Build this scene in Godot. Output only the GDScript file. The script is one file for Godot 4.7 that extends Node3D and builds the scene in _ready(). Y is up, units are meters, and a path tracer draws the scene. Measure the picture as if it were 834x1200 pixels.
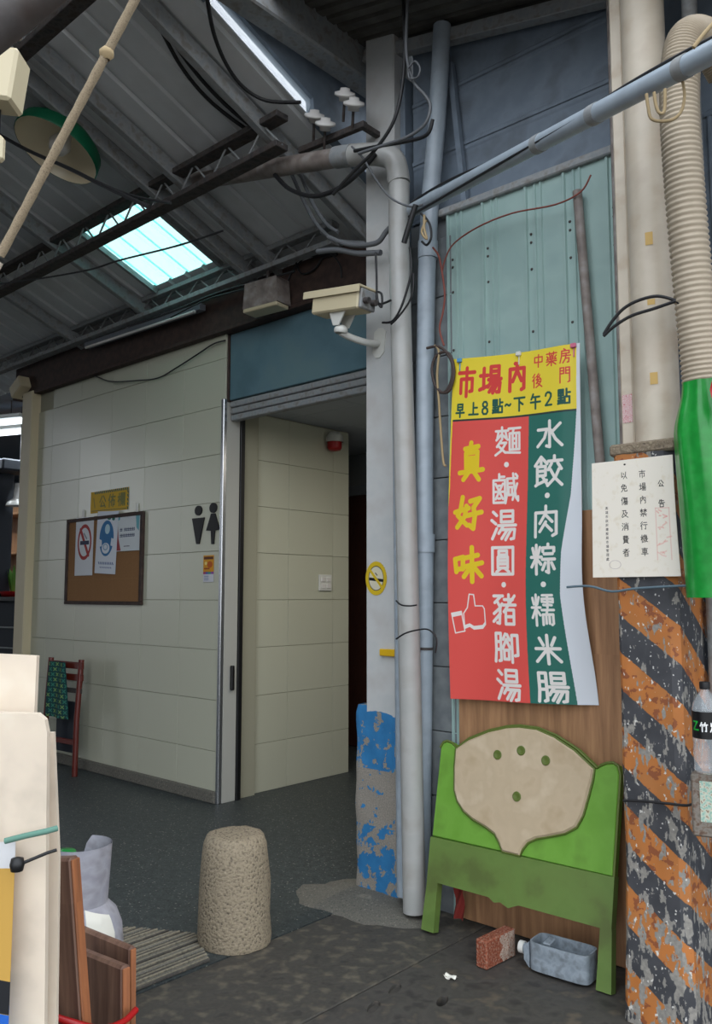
extends Node3D
# A covered market corner: tiled restroom block, grey post with pipes, metal wall with a hanging banner, striped pillar.
# x runs right along the walls, -z runs into the building, y is up.

const ROOF_SLOPE := 0.393

class Geo:
	var v := PackedVector3Array()
	var n := PackedVector3Array()
	var t := PackedVector2Array()
	var ix := PackedInt32Array()
	func vert(p: Vector3, nn: Vector3, u: Vector2) -> int:
		v.append(p); n.append(nn); t.append(u)
		return v.size() - 1
	func poly(p: Array, out: Vector3, uvs: Array = []) -> void:
		# flat convex face; wound so that its front looks along out
		var nn: Vector3 = (p[1] - p[0]).cross(p[2] - p[0]).normalized()
		var flip := nn.dot(out) < 0.0
		if flip: nn = -nn
		var tx := Vector3.UP.cross(nn)
		if tx.length() < 0.01: tx = Vector3.RIGHT
		tx = tx.normalized()
		var ty := nn.cross(tx)
		var b := v.size()
		for i in p.size():
			var q: Vector3 = p[i]
			vert(q, nn, uvs[i] if uvs.size() else Vector2(q.dot(tx), -q.dot(ty)))
		for i in range(1, p.size() - 1):
			if flip: ix.append_array([b, b + i, b + i + 1])
			else: ix.append_array([b, b + i + 1, b + i])
	func box(c: Vector3, s: Vector3, bev := 0.0, bas := Basis.IDENTITY) -> Geo:
		var h := s / 2.0
		var corner := func(sg: Array, ax: int) -> Vector3:
			var q := Vector3.ZERO
			for k in 3: q[k] = sg[k] * (h[k] - (0.0 if k == ax else bev))
			return c + bas * q
		for a in 3:
			var b1 := (a + 1) % 3
			var b2 := (a + 2) % 3
			for sa in [-1, 1]:
				var ring := []
				for pr in [[-1, -1], [1, -1], [1, 1], [-1, 1]]:
					var sg := [0, 0, 0]
					sg[a] = sa; sg[b1] = pr[0]; sg[b2] = pr[1]
					ring.append(corner.call(sg, a))
				var o := Vector3.ZERO
				o[a] = sa
				poly(ring, bas * o)
				if bev > 0.0:
					for sb in [-1, 1]:
						var q := []
						var o2 := Vector3.ZERO
						o2[a] = sa; o2[b1] = sb
						for e in [[-1, a], [1, a], [1, b1], [-1, b1]]:
							var sg := [0, 0, 0]
							sg[a] = sa; sg[b1] = sb; sg[b2] = e[0]
							q.append(corner.call(sg, e[1]))
						poly(q, bas * o2)
		if bev > 0.0:
			for sx in [-1, 1]:
				for sy in [-1, 1]:
					for sz in [-1, 1]:
						var sg := [sx, sy, sz]
						poly([corner.call(sg, 0), corner.call(sg, 1), corner.call(sg, 2)], bas * Vector3(sx, sy, sz))
		return self
	func span(lo: Vector3, hi: Vector3, bev := 0.0) -> Geo:
		return box((lo + hi) / 2.0, (hi - lo).abs(), bev)
	func bar(a: Vector3, b: Vector3, w: float, h: float, bev := 0.0) -> Geo:
		# box whose length runs from a to b; h is measured upwards
		var z := (b - a).normalized()
		var x := Vector3.UP.cross(z)
		if x.length() < 0.01: x = Vector3.RIGHT
		x = x.normalized()
		return box((a + b) / 2.0, Vector3(w, h, a.distance_to(b)), bev, Basis(x, z.cross(x), z))
	func ring_strip(rings: Array, norms: Array, uu: Array, closed := true) -> void:
		var m: int = rings[0].size()
		var b := v.size()
		for i in rings.size():
			for j in m: vert(rings[i][j], norms[i][j], Vector2(float(j) / (m - 1), uu[i]))
		for i in rings.size() - 1:
			for j in m - 1:
				var p := b + i * m + j
				var fn: Vector3 = (v[p + 1] - v[p]).cross(v[p + m] - v[p])
				if fn.dot(n[p] + n[p + m + 1]) > 0.0: ix.append_array([p, p + m, p + 1, p + 1, p + m, p + m + 1])
				else: ix.append_array([p, p + 1, p + m, p + 1, p + m + 1, p + m])
	func tube(pts: Array, rad, seg := 8, cap := true) -> Geo:
		var rings := []; var norms := []; var uu := []
		var prev := Vector3.ZERO
		var along := 0.0
		for i in pts.size():
			var d: Vector3 = (pts[mini(i + 1, pts.size() - 1)] - pts[maxi(i - 1, 0)]).normalized()
			var x: Vector3 = d.cross(Vector3.UP if absf(d.y) < 0.95 else Vector3.RIGHT) if prev == Vector3.ZERO else prev - d * prev.dot(d)
			x = x.normalized(); prev = x
			var y := d.cross(x)
			var rr: float = rad[i] if rad is Array else rad
			var lean := 0.0
			if rad is Array:
				var hi := mini(i + 1, pts.size() - 1); var lo := maxi(i - 1, 0)
				lean = (rad[hi] - rad[lo]) / maxf(pts[hi].distance_to(pts[lo]), 0.0001)
			var ring := []; var nr := []
			for j in seg + 1:
				var a := TAU * j / seg
				var o := x * cos(a) + y * sin(a)
				ring.append(pts[i] + o * rr); nr.append((o - d * lean).normalized())
			rings.append(ring); norms.append(nr)
			if i > 0: along += pts[i].distance_to(pts[i - 1])
			uu.append(along)
		ring_strip(rings, norms, uu)
		if cap:
			poly(rings[0].slice(0, seg), pts[0] - pts[1])
			poly(rings[-1].slice(0, seg), pts[-1] - pts[-2])
		return self
	func rod(a: Vector3, b: Vector3, rad: float, seg := 8) -> Geo:
		return tube([a, b], rad, seg)
	func lathe(prof: Array, seg := 24, at := Vector3.ZERO, bas := Basis.IDENTITY) -> Geo:
		# prof: Vector2(radius, height) from the bottom up
		var rings := []; var norms := []; var uu := []
		var along := 0.0
		for i in prof.size():
			var d: Vector2 = prof[mini(i + 1, prof.size() - 1)] - prof[maxi(i - 1, 0)]
			var nn := Vector2(d.y, -d.x).normalized()
			var ring := []; var nr := []
			for j in seg + 1:
				var a := TAU * j / seg
				var o := Vector3(cos(a), 0, sin(a))
				ring.append(at + bas * (o * prof[i].x + Vector3.UP * prof[i].y))
				nr.append(bas * (o * nn.x + Vector3.UP * nn.y))
			rings.append(ring); norms.append(nr)
			if i > 0: along += prof[i].distance_to(prof[i - 1])
			uu.append(along)
		ring_strip(rings, norms, uu)
		return self
	func prism(outline: PackedVector2Array, z0: float, z1: float, tr := Transform3D.IDENTITY, bev := 0.0) -> Geo:
		var tri := Geometry2D.triangulate_polygon(outline)
		var cw := Geometry2D.is_polygon_clockwise(outline)
		var rim := PackedVector2Array()
		for i in outline.size():
			var e0 := (outline[i] - outline[i - 1]).normalized()
			var e1 := (outline[(i + 1) % outline.size()] - outline[i]).normalized()
			var inn := (Vector2(-e0.y, e0.x) + Vector2(-e1.y, e1.x)).normalized() * (-1.0 if cw else 1.0)
			rim.append(outline[i] + inn * bev)
		for side in 2:
			var z := z1 if side else z0
			var nn := tr.basis * Vector3(0, 0, 1 if side else -1)
			for k in range(0, tri.size(), 3):
				var p := []; var u := []
				for m in 3:
					var q := rim[tri[k + m]] if side else outline[tri[k + m]]
					p.append(tr * Vector3(q.x, q.y, z)); u.append(Vector2(q.x, -q.y))
				poly(p, nn, u)
		for i in outline.size():
			var a := outline[i]
			var b := outline[(i + 1) % outline.size()]
			var d := b - a
			var o := Vector3(d.y, -d.x, 0) * (-1.0 if cw else 1.0)
			poly([tr * Vector3(a.x, a.y, z0), tr * Vector3(b.x, b.y, z0), tr * Vector3(b.x, b.y, z1 - bev), tr * Vector3(a.x, a.y, z1 - bev)], tr.basis * o)
			if bev > 0.0:
				var c := rim[i]; var e := rim[(i + 1) % outline.size()]
				poly([tr * Vector3(a.x, a.y, z1 - bev), tr * Vector3(b.x, b.y, z1 - bev), tr * Vector3(e.x, e.y, z1), tr * Vector3(c.x, c.y, z1)], tr.basis * (o.normalized() + Vector3(0, 0, 1)))
		return self
	func rib_sheet(prof: Array, a: Vector3, b: Vector3, side: Vector3, up: Vector3, thick := 0.004) -> Geo:
		# a bent metal sheet: prof holds (across, height); it runs from a to b
		for i in prof.size() - 1:
			var p0: Vector2 = prof[i]; var p1: Vector2 = prof[i + 1]
			var o0 := side * p0.x + up * p0.y; var o1 := side * p1.x + up * p1.y
			var dn := -up * thick
			poly([a + o0, a + o1, b + o1, b + o0], up)
			poly([a + o0 + dn, a + o1 + dn, b + o1 + dn, b + o0 + dn], -up)
			poly([a + o0, a + o1, a + o1 + dn, a + o0 + dn], a - b)
			poly([b + o0, b + o1, b + o1 + dn, b + o0 + dn], b - a)
		return self
	func surf(nu: int, nv: int, f: Callable) -> Geo:
		# smooth grid; f(u, v) gives a point, uv run 0..1
		var b := v.size()
		for j in nv + 1:
			for i in nu + 1:
				var u := float(i) / nu; var w := float(j) / nv
				var e := 0.001
				var p: Vector3 = f.call(u, w)
				var du: Vector3 = f.call(u + e, w) - f.call(u - e, w)
				var dv: Vector3 = f.call(u, w + e) - f.call(u, w - e)
				vert(p, dv.cross(du).normalized(), Vector2(u, w))
		for j in nv:
			for i in nu:
				var p := b + j * (nu + 1) + i
				ix.append_array([p, p + 1, p + nu + 1, p + 1, p + nu + 2, p + nu + 1])
		return self
	func mesh() -> ArrayMesh:
		var arr := []
		arr.resize(Mesh.ARRAY_MAX)
		arr[Mesh.ARRAY_VERTEX] = v; arr[Mesh.ARRAY_NORMAL] = n; arr[Mesh.ARRAY_TEX_UV] = t; arr[Mesh.ARRAY_INDEX] = ix
		var m := ArrayMesh.new()
		m.add_surface_from_arrays(Mesh.PRIMITIVE_TRIANGLES, arr)
		return m

var used := {}
var mat := {}
var rng := RandomNumberGenerator.new()

func numbered(called: String) -> String:
	used[called] = used.get(called, -1) + 1
	return called if used[called] == 0 else "%s_%03d" % [called, used[called]]

func tag(o: Node, label: String, category: String, group := "", kind := "") -> void:
	o.set_meta("label", label); o.set_meta("category", category)
	if group: o.set_meta("group", group)
	if kind: o.set_meta("kind", kind)

func thing(called: String, label: String, category: String, at := Vector3.ZERO, turn := 0.0, group := "", kind := "") -> Node3D:
	var o := Node3D.new()
	o.name = numbered(called)
	add_child(o)
	o.position = at
	o.rotation.y = turn
	tag(o, label, category, group, kind)
	return o

func part(parent: Node, called: String, g: Geo, m: Material, label := "") -> MeshInstance3D:
	var o := MeshInstance3D.new()
	o.name = called
	o.mesh = g.mesh()
	o.material_override = m
	parent.add_child(o, true)
	if label: o.set_meta("label", label)
	return o

func piece(parent: Node, called: String, shared: Mesh, m: Material, at: Vector3, bas := Basis.IDENTITY) -> MeshInstance3D:
	var o := MeshInstance3D.new()
	o.name = called
	o.mesh = shared
	o.material_override = m
	parent.add_child(o, true)
	o.transform = Transform3D(bas, at)
	return o

func solo(called: String, label: String, category: String, g: Geo, m: Material, group := "", kind := "") -> MeshInstance3D:
	var o := MeshInstance3D.new()
	o.name = numbered(called)
	o.mesh = g.mesh()
	o.material_override = m
	add_child(o)
	tag(o, label, category, group, kind)
	return o

func smooth_path(pts: Array, per := 5) -> Array:
	var out := []
	for i in pts.size() - 1:
		var p0: Vector3 = pts[maxi(i - 1, 0)]
		var p1: Vector3 = pts[i]
		var p2: Vector3 = pts[i + 1]
		var p3: Vector3 = pts[mini(i + 2, pts.size() - 1)]
		for k in per: out.append(p1.cubic_interpolate(p2, p0, p3, float(k) / per))
	out.append(pts[-1])
	return out

func roof_y(z: float) -> float:
	return 4.02 + ROOF_SLOPE * (z + 3.6)

# ---------- materials ----------
func plain(c: Color, rough := 0.6, metal := 0.0) -> StandardMaterial3D:
	var m := StandardMaterial3D.new()
	m.albedo_color = c
	m.roughness = rough
	m.metallic = metal
	m.cull_mode = BaseMaterial3D.CULL_DISABLED
	return m

func noisy(colors: Array, freq: float, metres: float, rough := 0.7, relief := 0.0, octaves := 4, sd := 1, stretch := Vector3.ONE) -> StandardMaterial3D:
	# mottled surface, mapped by the thing's own axes; metres is the size of one repeat
	var fn := FastNoiseLite.new()
	fn.seed = sd
	fn.frequency = freq
	fn.fractal_octaves = octaves
	var grad := Gradient.new()
	grad.offsets = PackedFloat32Array(range(colors.size()).map(func(i): return 0.15 + 0.7 * i / (colors.size() - 1.0)))
	grad.colors = PackedColorArray(colors)
	var tx := NoiseTexture2D.new()
	tx.width = 256; tx.height = 256
	tx.seamless = true
	tx.noise = fn
	tx.color_ramp = grad
	var m := plain(Color.WHITE, rough)
	m.albedo_texture = tx
	m.uv1_triplanar = true
	m.uv1_scale = stretch / metres
	if relief > 0.0:
		var hx := NoiseTexture2D.new()
		hx.width = 256; hx.height = 256
		hx.seamless = true
		hx.noise = fn
		m.heightmap_enabled = true
		m.heightmap_texture = hx
		m.heightmap_scale = relief
	return m

func printed(im: Image, rough := 0.6) -> StandardMaterial3D:
	var m := plain(Color.WHITE, rough)
	m.albedo_texture = ImageTexture.create_from_image(im)
	m.texture_repeat = false
	return m

func noise(freq: float, sd: int, octaves := 4) -> FastNoiseLite:
	var fn := FastNoiseLite.new()
	fn.seed = sd
	fn.frequency = freq
	fn.fractal_octaves = octaves
	return fn

# ---------- drawing print into images ----------
func dab(im: Image, x: int, y: int, c: Color, k: float) -> void:
	if x >= 0 and y >= 0 and x < im.get_width() and y < im.get_height():
		im.set_pixel(x, y, im.get_pixel(x, y).lerp(c, k))

func stroke(im: Image, a: Vector2, b: Vector2, half: float, c: Color, strength := 1.0) -> void:
	for y in range(floori(minf(a.y, b.y) - half - 1), ceili(maxf(a.y, b.y) + half + 1) + 1):
		for x in range(floori(minf(a.x, b.x) - half - 1), ceili(maxf(a.x, b.x) + half + 1) + 1):
			var p := Vector2(x, y)
			var d := p.distance_to(Geometry2D.get_closest_point_to_segment(p, a, b))
			if d < half + 0.5: dab(im, x, y, c, clampf(half + 0.5 - d, 0, 1) * strength)

func fill_shape(im: Image, pts: PackedVector2Array, c: Color) -> void:
	var lo := pts[0]; var hi := pts[0]
	for p in pts:
		lo = lo.min(p); hi = hi.max(p)
	for y in range(floori(lo.y), ceili(hi.y) + 1):
		for x in range(floori(lo.x), ceili(hi.x) + 1):
			if Geometry2D.is_point_in_polygon(Vector2(x, y), pts): dab(im, x, y, c, 1.0)

func ellipse(im: Image, c: Vector2, r: Vector2, col: Color, hollow := 0.0) -> void:
	for y in range(floori(c.y - r.y), ceili(c.y + r.y) + 1):
		for x in range(floori(c.x - r.x), ceili(c.x + r.x) + 1):
			var d := ((Vector2(x, y) - c) / r).length()
			if d <= 1.0 and d >= hollow: dab(im, x, y, col, 1.0)

func glyph(im: Image, ch: String, cx: float, cy: float, w: float, h: float, half: float, col: Color, strength := 1.0) -> void:
	# strokes are given on a grid of 100 by 100
	var iw := w - 2.0 * half
	var ih := h - 2.0 * half
	for s in HAN[ch]:
		for k in range(0, s.size() - 2, 2):
			var a := Vector2(cx - iw / 2 + s[k] * iw / 100.0, cy - ih / 2 + s[k + 1] * ih / 100.0)
			var b := Vector2(cx - iw / 2 + s[k + 2] * iw / 100.0, cy - ih / 2 + s[k + 3] * ih / 100.0)
			stroke(im, a, b, half, col, strength)

func blank(w: int, h: int, c: Color) -> Image:
	var im := Image.create(w, h, false, Image.FORMAT_RGBA8)
	im.fill(c)
	return im

# written characters as pen strokes
const HAN := {
	"市": [[50,2,50,16],[6,18,94,18],[18,88,18,40,82,40,82,82,70,84],[50,18,50,100]],
	"場": [[4,34,38,34],[20,8,20,80],[2,84,40,72],[52,4,88,4,88,38,52,38,52,4],[52,21,88,21],[42,50,98,50],[60,50,40,76],[54,64,94,64,90,96,80,96],[68,66,46,94],[82,66,62,98]],
	"內": [[14,98,14,24,86,24,86,92,74,96],[40,6,50,8,50,30,28,66],[50,30,74,66]],
	"中": [[14,22,86,22,86,62,14,62,14,22],[50,2,50,100]],
	"藥": [[4,12,96,12],[32,2,32,22],[68,2,68,22],[50,22,46,30],[36,30,64,30,64,54,36,54,36,30],[36,42,64,42],[8,30,22,42,8,54,24,56],[92,30,78,42,92,54,76,56],[4,68,96,68],[50,58,50,100],[46,70,10,94],[54,70,90,94]],
	"房": [[40,2,54,10],[22,16,86,16,86,34,22,34],[22,16,22,50,8,96],[34,50,98,50],[60,38,62,50],[58,52,54,72,34,98],[56,68,86,68,84,94,72,96]],
	"後": [[24,2,6,24],[28,24,4,50],[18,42,18,100],[62,2,42,22,66,26],[74,12,40,44],[40,46,84,40],[72,30,88,48],[58,50,40,72],[54,58,86,58,66,84,38,100],[52,68,96,98]],
	"門": [[12,4,12,100],[12,4,42,4,42,42,12,42],[12,23,42,23],[88,4,58,4,58,42,88,42],[58,23,88,23],[88,4,88,94,76,98]],
	"早": [[22,4,78,4,78,46,22,46,22,4],[22,25,78,25],[4,68,96,68],[50,48,50,100]],
	"上": [[48,4,48,92],[48,42,86,42],[4,92,96,92]],
	"8": [[50,46,24,34,22,18,36,4,64,4,78,18,76,34,50,46,20,60,16,80,32,96,68,96,84,80,80,60,50,46]],
	"點": [[8,6,46,6,46,44,8,44,8,6],[17,14,22,28],[38,14,32,28],[27,6,27,76],[8,60,46,60],[4,76,50,76],[8,84,4,98],[20,84,20,96],[34,84,36,96],[46,82,52,96],[72,2,72,52],[72,26,98,26],[58,54,94,54,94,96,58,96,58,54]],
	"~": [[4,58,16,44,30,40,50,50,70,60,84,56,96,42]],
	"下": [[4,8,96,8],[48,8,48,100],[52,36,80,56]],
	"午": [[28,2,10,36],[24,22,88,22],[4,56,96,56],[50,22,50,100]],
	"2": [[16,26,22,10,40,2,62,4,80,16,80,34,66,54,16,96,86,96]],
	"真": [[50,0,46,18],[24,16,80,10],[28,28,76,24,74,72],[28,28,30,74],[30,42,72,40],[30,54,72,52],[30,66,72,64],[2,80,98,72],[38,80,18,98],[62,78,82,98]],
	"好": [[30,4,22,40,12,58,46,86],[44,30,38,60,10,92],[2,48,52,36],[58,16,92,8,70,34],[70,34,74,60,68,96,54,86],[46,58,98,48]],
	"味": [[6,36,10,72],[6,36,34,30,32,64],[10,66,34,62],[42,32,84,24],[36,58,98,46],[64,2,64,100],[62,54,36,86],[66,54,96,84]],
	"麵": [[4,14,52,14],[28,2,28,42],[14,18,10,36],[42,18,46,36],[28,24,6,44],[28,26,50,44],[24,46,8,66],[18,54,44,54,24,80,2,94],[14,64,40,86,98,90],[54,8,100,8],[74,8,70,24],[58,24,96,24,96,78,58,78,58,24],[70,24,70,78],[84,24,84,78],[70,42,84,42],[70,58,84,58]],
	"鹹": [[26,2,26,20],[26,11,46,11],[4,22,48,22,48,96,4,96,4,22],[12,34,40,84],[40,34,12,84],[22,40,30,40],[10,60,16,60],[36,60,42,60],[22,82,30,82],[56,18,96,18],[58,18,58,60,50,98],[62,34,76,34],[63,46,76,46,76,72,63,72,63,46],[80,2,84,40,92,82,100,92,100,78],[96,36,78,88],[90,4,97,12]],
	"湯": [[8,6,22,18],[2,34,18,46],[4,96,22,62],[40,4,88,4,88,40,40,40,40,4],[40,22,88,22],[28,52,100,52],[50,52,30,78],[46,66,96,66,92,96,80,98],[64,68,42,96],[80,68,58,100]],
	"圓": [[4,4,96,4,96,98,4,98,4,4],[32,16,68,16,68,30,32,30,32,16],[28,38,72,38,72,76,28,76,28,38],[28,50,72,50],[28,62,72,62],[40,78,22,90],[60,78,78,90]],
	"豬": [[4,6,44,6],[34,8,8,28],[18,22,32,44,28,96,18,94],[30,46,4,64],[32,64,2,90],[40,32,30,46],[50,18,88,18],[70,2,70,36],[46,36,100,36],[96,6,48,58],[56,52,92,52,92,98,56,98,56,52],[56,74,92,74]],
	"腳": [[6,4,6,60,2,98],[6,4,26,4,26,94,18,96],[6,32,26,32],[6,58,26,58],[46,6,36,24],[54,8,64,26],[50,24,34,54],[50,26,66,54],[40,60,60,60,60,90,40,90,40,60],[74,10,74,100],[74,10,98,10,98,76,86,78]],
	"水": [[50,2,50,92,38,88],[6,30,40,30,30,60,4,88],[90,14,58,42],[54,34,72,66,96,90]],
	"餃": [[24,2,2,30],[24,2,46,26],[24,16,24,28],[10,34,40,34,40,64,10,64],[10,49,40,49],[10,34,10,92,4,96],[10,92,44,80],[28,66,46,92],[72,2,72,16],[50,18,98,18],[62,26,50,46],[84,26,96,46],[88,46,76,72,48,98],[58,46,74,74,98,98]],
	"肉": [[8,98,8,22,92,22,92,90,78,96],[50,2,50,24,26,56],[50,30,76,52],[50,52,26,82],[50,60,74,80]],
	"粽": [[8,14,14,34],[40,12,32,34],[2,44,46,44],[24,4,24,100],[22,48,4,76],[26,50,44,68],[74,2,74,12],[52,26,52,14,98,14,98,26],[58,34,92,34],[50,52,100,52],[75,52,75,96,66,92],[62,64,50,86],[88,64,98,84]],
	"糯": [[6,14,12,34],[36,12,28,34],[2,44,42,44],[22,4,22,100],[20,48,4,76],[24,50,40,68],[52,6,96,6],[74,6,74,44],[50,26,50,17,98,17,98,28],[56,26,66,27],[56,36,66,37],[82,26,92,27],[82,36,92,37],[48,52,100,52],[72,52,68,64],[52,98,52,66,96,66,96,94,90,98],[66,66,66,94],[80,66,80,94]],
	"米": [[20,12,34,36],[80,10,66,36],[4,48,96,48],[50,2,50,100],[46,52,6,92],[54,52,96,92]],
	"腸": [[6,4,6,60,2,98],[6,4,30,4,30,94,22,97],[6,32,30,32],[6,58,30,58],[48,4,90,4,90,38,48,38,48,4],[48,21,90,21],[38,50,100,50],[56,50,38,76],[52,64,96,64,92,96,82,98],[66,66,48,94],[82,66,62,100]],
	"公": [[40,6,8,52],[60,6,94,50],[46,46,22,86,80,84],[66,60,92,96]],
	"告": [[28,4,14,30],[22,18,84,18],[4,44,96,44],[50,2,50,44],[24,60,78,60,76,98,24,98,24,60]],
	"禁": [[4,18,44,18],[24,2,24,48],[22,20,6,40],[26,22,42,38],[54,18,98,18],[76,2,76,48],[74,20,56,40],[78,22,96,38],[26,56,74,56],[4,70,96,70],[50,70,50,98,40,96],[28,78,12,94],[72,78,90,94]],
	"行": [[28,2,6,26],[32,26,2,56],[18,44,18,100],[46,12,92,12],[40,40,98,40],[74,40,74,96,62,92]],
	"機": [[2,30,34,30],[18,4,18,100],[18,34,4,66],[20,40,34,56],[48,6,40,18,50,20,40,34,52,34],[82,6,74,18,86,20,74,34,88,34],[36,52,98,52],[62,2,66,50,84,90,96,90],[88,62,54,96],[46,54,42,76,32,96],[46,70,56,78],[78,40,86,48]],
	"車": [[10,12,90,12],[22,26,78,26,78,62,22,62,22,26],[22,44,78,44],[4,78,96,78],[50,2,50,100]],
	"以": [[20,12,20,74,44,62],[46,24,56,42],[82,8,78,50,44,94],[76,60,96,92]],
	"免": [[36,2,8,32],[34,10,66,10,54,26],[20,28,82,28,82,56,20,56,20,28],[50,28,46,56,8,98],[58,56,58,90,94,90,94,76]],
	"傷": [[24,2,4,44],[16,30,16,100],[46,2,32,26],[42,14,94,14],[46,24,88,24,88,52,46,52,46,24],[46,38,88,38],[36,62,98,62],[50,62,32,84],[48,74,94,74,88,98,78,98],[66,76,46,98],[82,76,62,100]],
	"及": [[14,10,66,10,58,38,86,38,62,72,10,98],[30,12,26,50,4,88],[34,44,58,76,96,98]],
	"消": [[8,6,22,18],[2,34,18,46],[4,96,22,62],[64,2,64,34],[38,10,48,28],[92,8,80,28],[40,98,40,38,90,38,90,92,80,96],[40,56,90,56],[40,74,90,74]],
	"費": [[14,8,80,8,80,22,16,22,14,36,90,36,86,46],[36,2,34,40,16,50],[62,2,62,48],[24,52,76,52,76,86,24,86,24,52],[24,63,76,63],[24,74,76,74],[38,88,12,100],[62,88,90,100]],
	"者": [[18,16,72,16],[46,2,46,36],[4,36,96,36],[84,6,8,64],[30,54,78,54,78,98,30,98,30,54],[30,76,78,76]],
	"佈": [[26,2,4,46],[16,32,16,100],[36,22,98,22],[64,2,52,40,34,62],[46,90,46,50,90,50,90,84,80,86],[68,36,68,100]],
	"欄": [[2,30,36,30],[20,4,20,100],[20,34,4,66],[22,40,36,56],[44,4,44,100],[44,4,64,4,64,28,44,28],[44,16,64,16],[98,4,78,4,78,28,98,28],[78,16,98,16],[98,4,98,96,90,98],[50,40,92,40],[71,32,71,98],[56,50,86,50,86,68,56,68,56,50],[68,72,54,88],[74,72,90,88]],
	"高": [[50,2,50,12],[6,14,94,14],[30,24,70,24,70,38,30,38,30,24],[10,98,10,50,90,50,90,92,80,96],[32,62,68,62,68,84,32,84,32,62]],
	"雄": [[4,22,50,22],[28,2,22,56,4,88],[34,46,16,84,48,80],[40,66,52,90],[66,4,50,40],[60,26,60,100],[78,4,84,16],[60,24,98,24],[60,46,94,46],[60,68,94,68],[60,94,100,94],[78,24,78,94]],
	"政": [[4,10,50,10],[28,10,28,84],[28,44,48,44],[10,40,10,88],[2,90,52,78],[66,2,50,38],[58,26,98,26],[90,28,74,66,46,98],[60,42,76,72,98,96]],
	"府": [[50,2,54,10],[12,12,96,12],[14,12,14,60,4,98],[38,24,22,56],[32,44,32,98],[46,40,98,40],[80,24,80,92,68,90],[54,54,62,68]],
	"建": [[6,12,32,12,14,40,32,40,24,74,4,96],[8,56,40,88,98,92],[44,14,88,14,88,42,44,42],[38,28,98,28],[46,56,90,56],[40,70,96,70],[66,2,66,86]],
	"設": [[18,2,22,12],[4,20,44,20],[10,34,40,34],[10,46,40,46],[10,58,40,58,40,94,10,94,10,58],[58,6,56,30,46,44],[58,6,84,6,84,34,98,36],[50,52,88,52,70,82,44,98],[56,60,74,84,98,98]],
	"局": [[16,6,86,6,86,28,18,28],[16,6,16,60,4,98],[18,44,92,44,88,92,76,96],[32,58,66,58,66,84,32,84,32,58]],
	"管": [[22,2,6,22],[18,12,46,12],[30,14,34,22],[64,2,52,22],[60,12,96,12],[76,14,80,22],[6,44,6,30,94,30,94,44],[28,42,74,42,74,60,28,60],[28,42,28,98],[28,72,80,72,80,96,28,96]],
	"理": [[4,10,40,10],[6,44,38,44],[22,10,22,80],[2,86,42,74],[50,6,94,6,94,50,50,50,50,6],[50,28,94,28],[72,6,72,94],[50,72,96,72],[42,94,100,94]],
	"處": [[50,2,50,22],[52,10,84,10],[16,22,92,22,90,32],[16,22,14,66,4,98],[30,34,76,30],[50,24,50,44,80,42],[34,52,18,76],[30,60,52,60,40,84,16,98],[28,74,60,96,98,98],[62,56,58,86],[62,56,82,56,84,84,96,84]],
	"竹": [[24,2,4,40],[20,24,48,24],[30,26,30,100],[70,2,54,40],[68,24,98,24],[82,26,82,96,72,94]],
	"炭": [[50,2,50,22],[16,6,16,24,86,24,86,6],[14,36,96,36],[30,36,24,66,6,98],[36,56,42,68],[84,50,70,64],[60,48,58,70,34,98],[60,70,96,98]],
}

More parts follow.
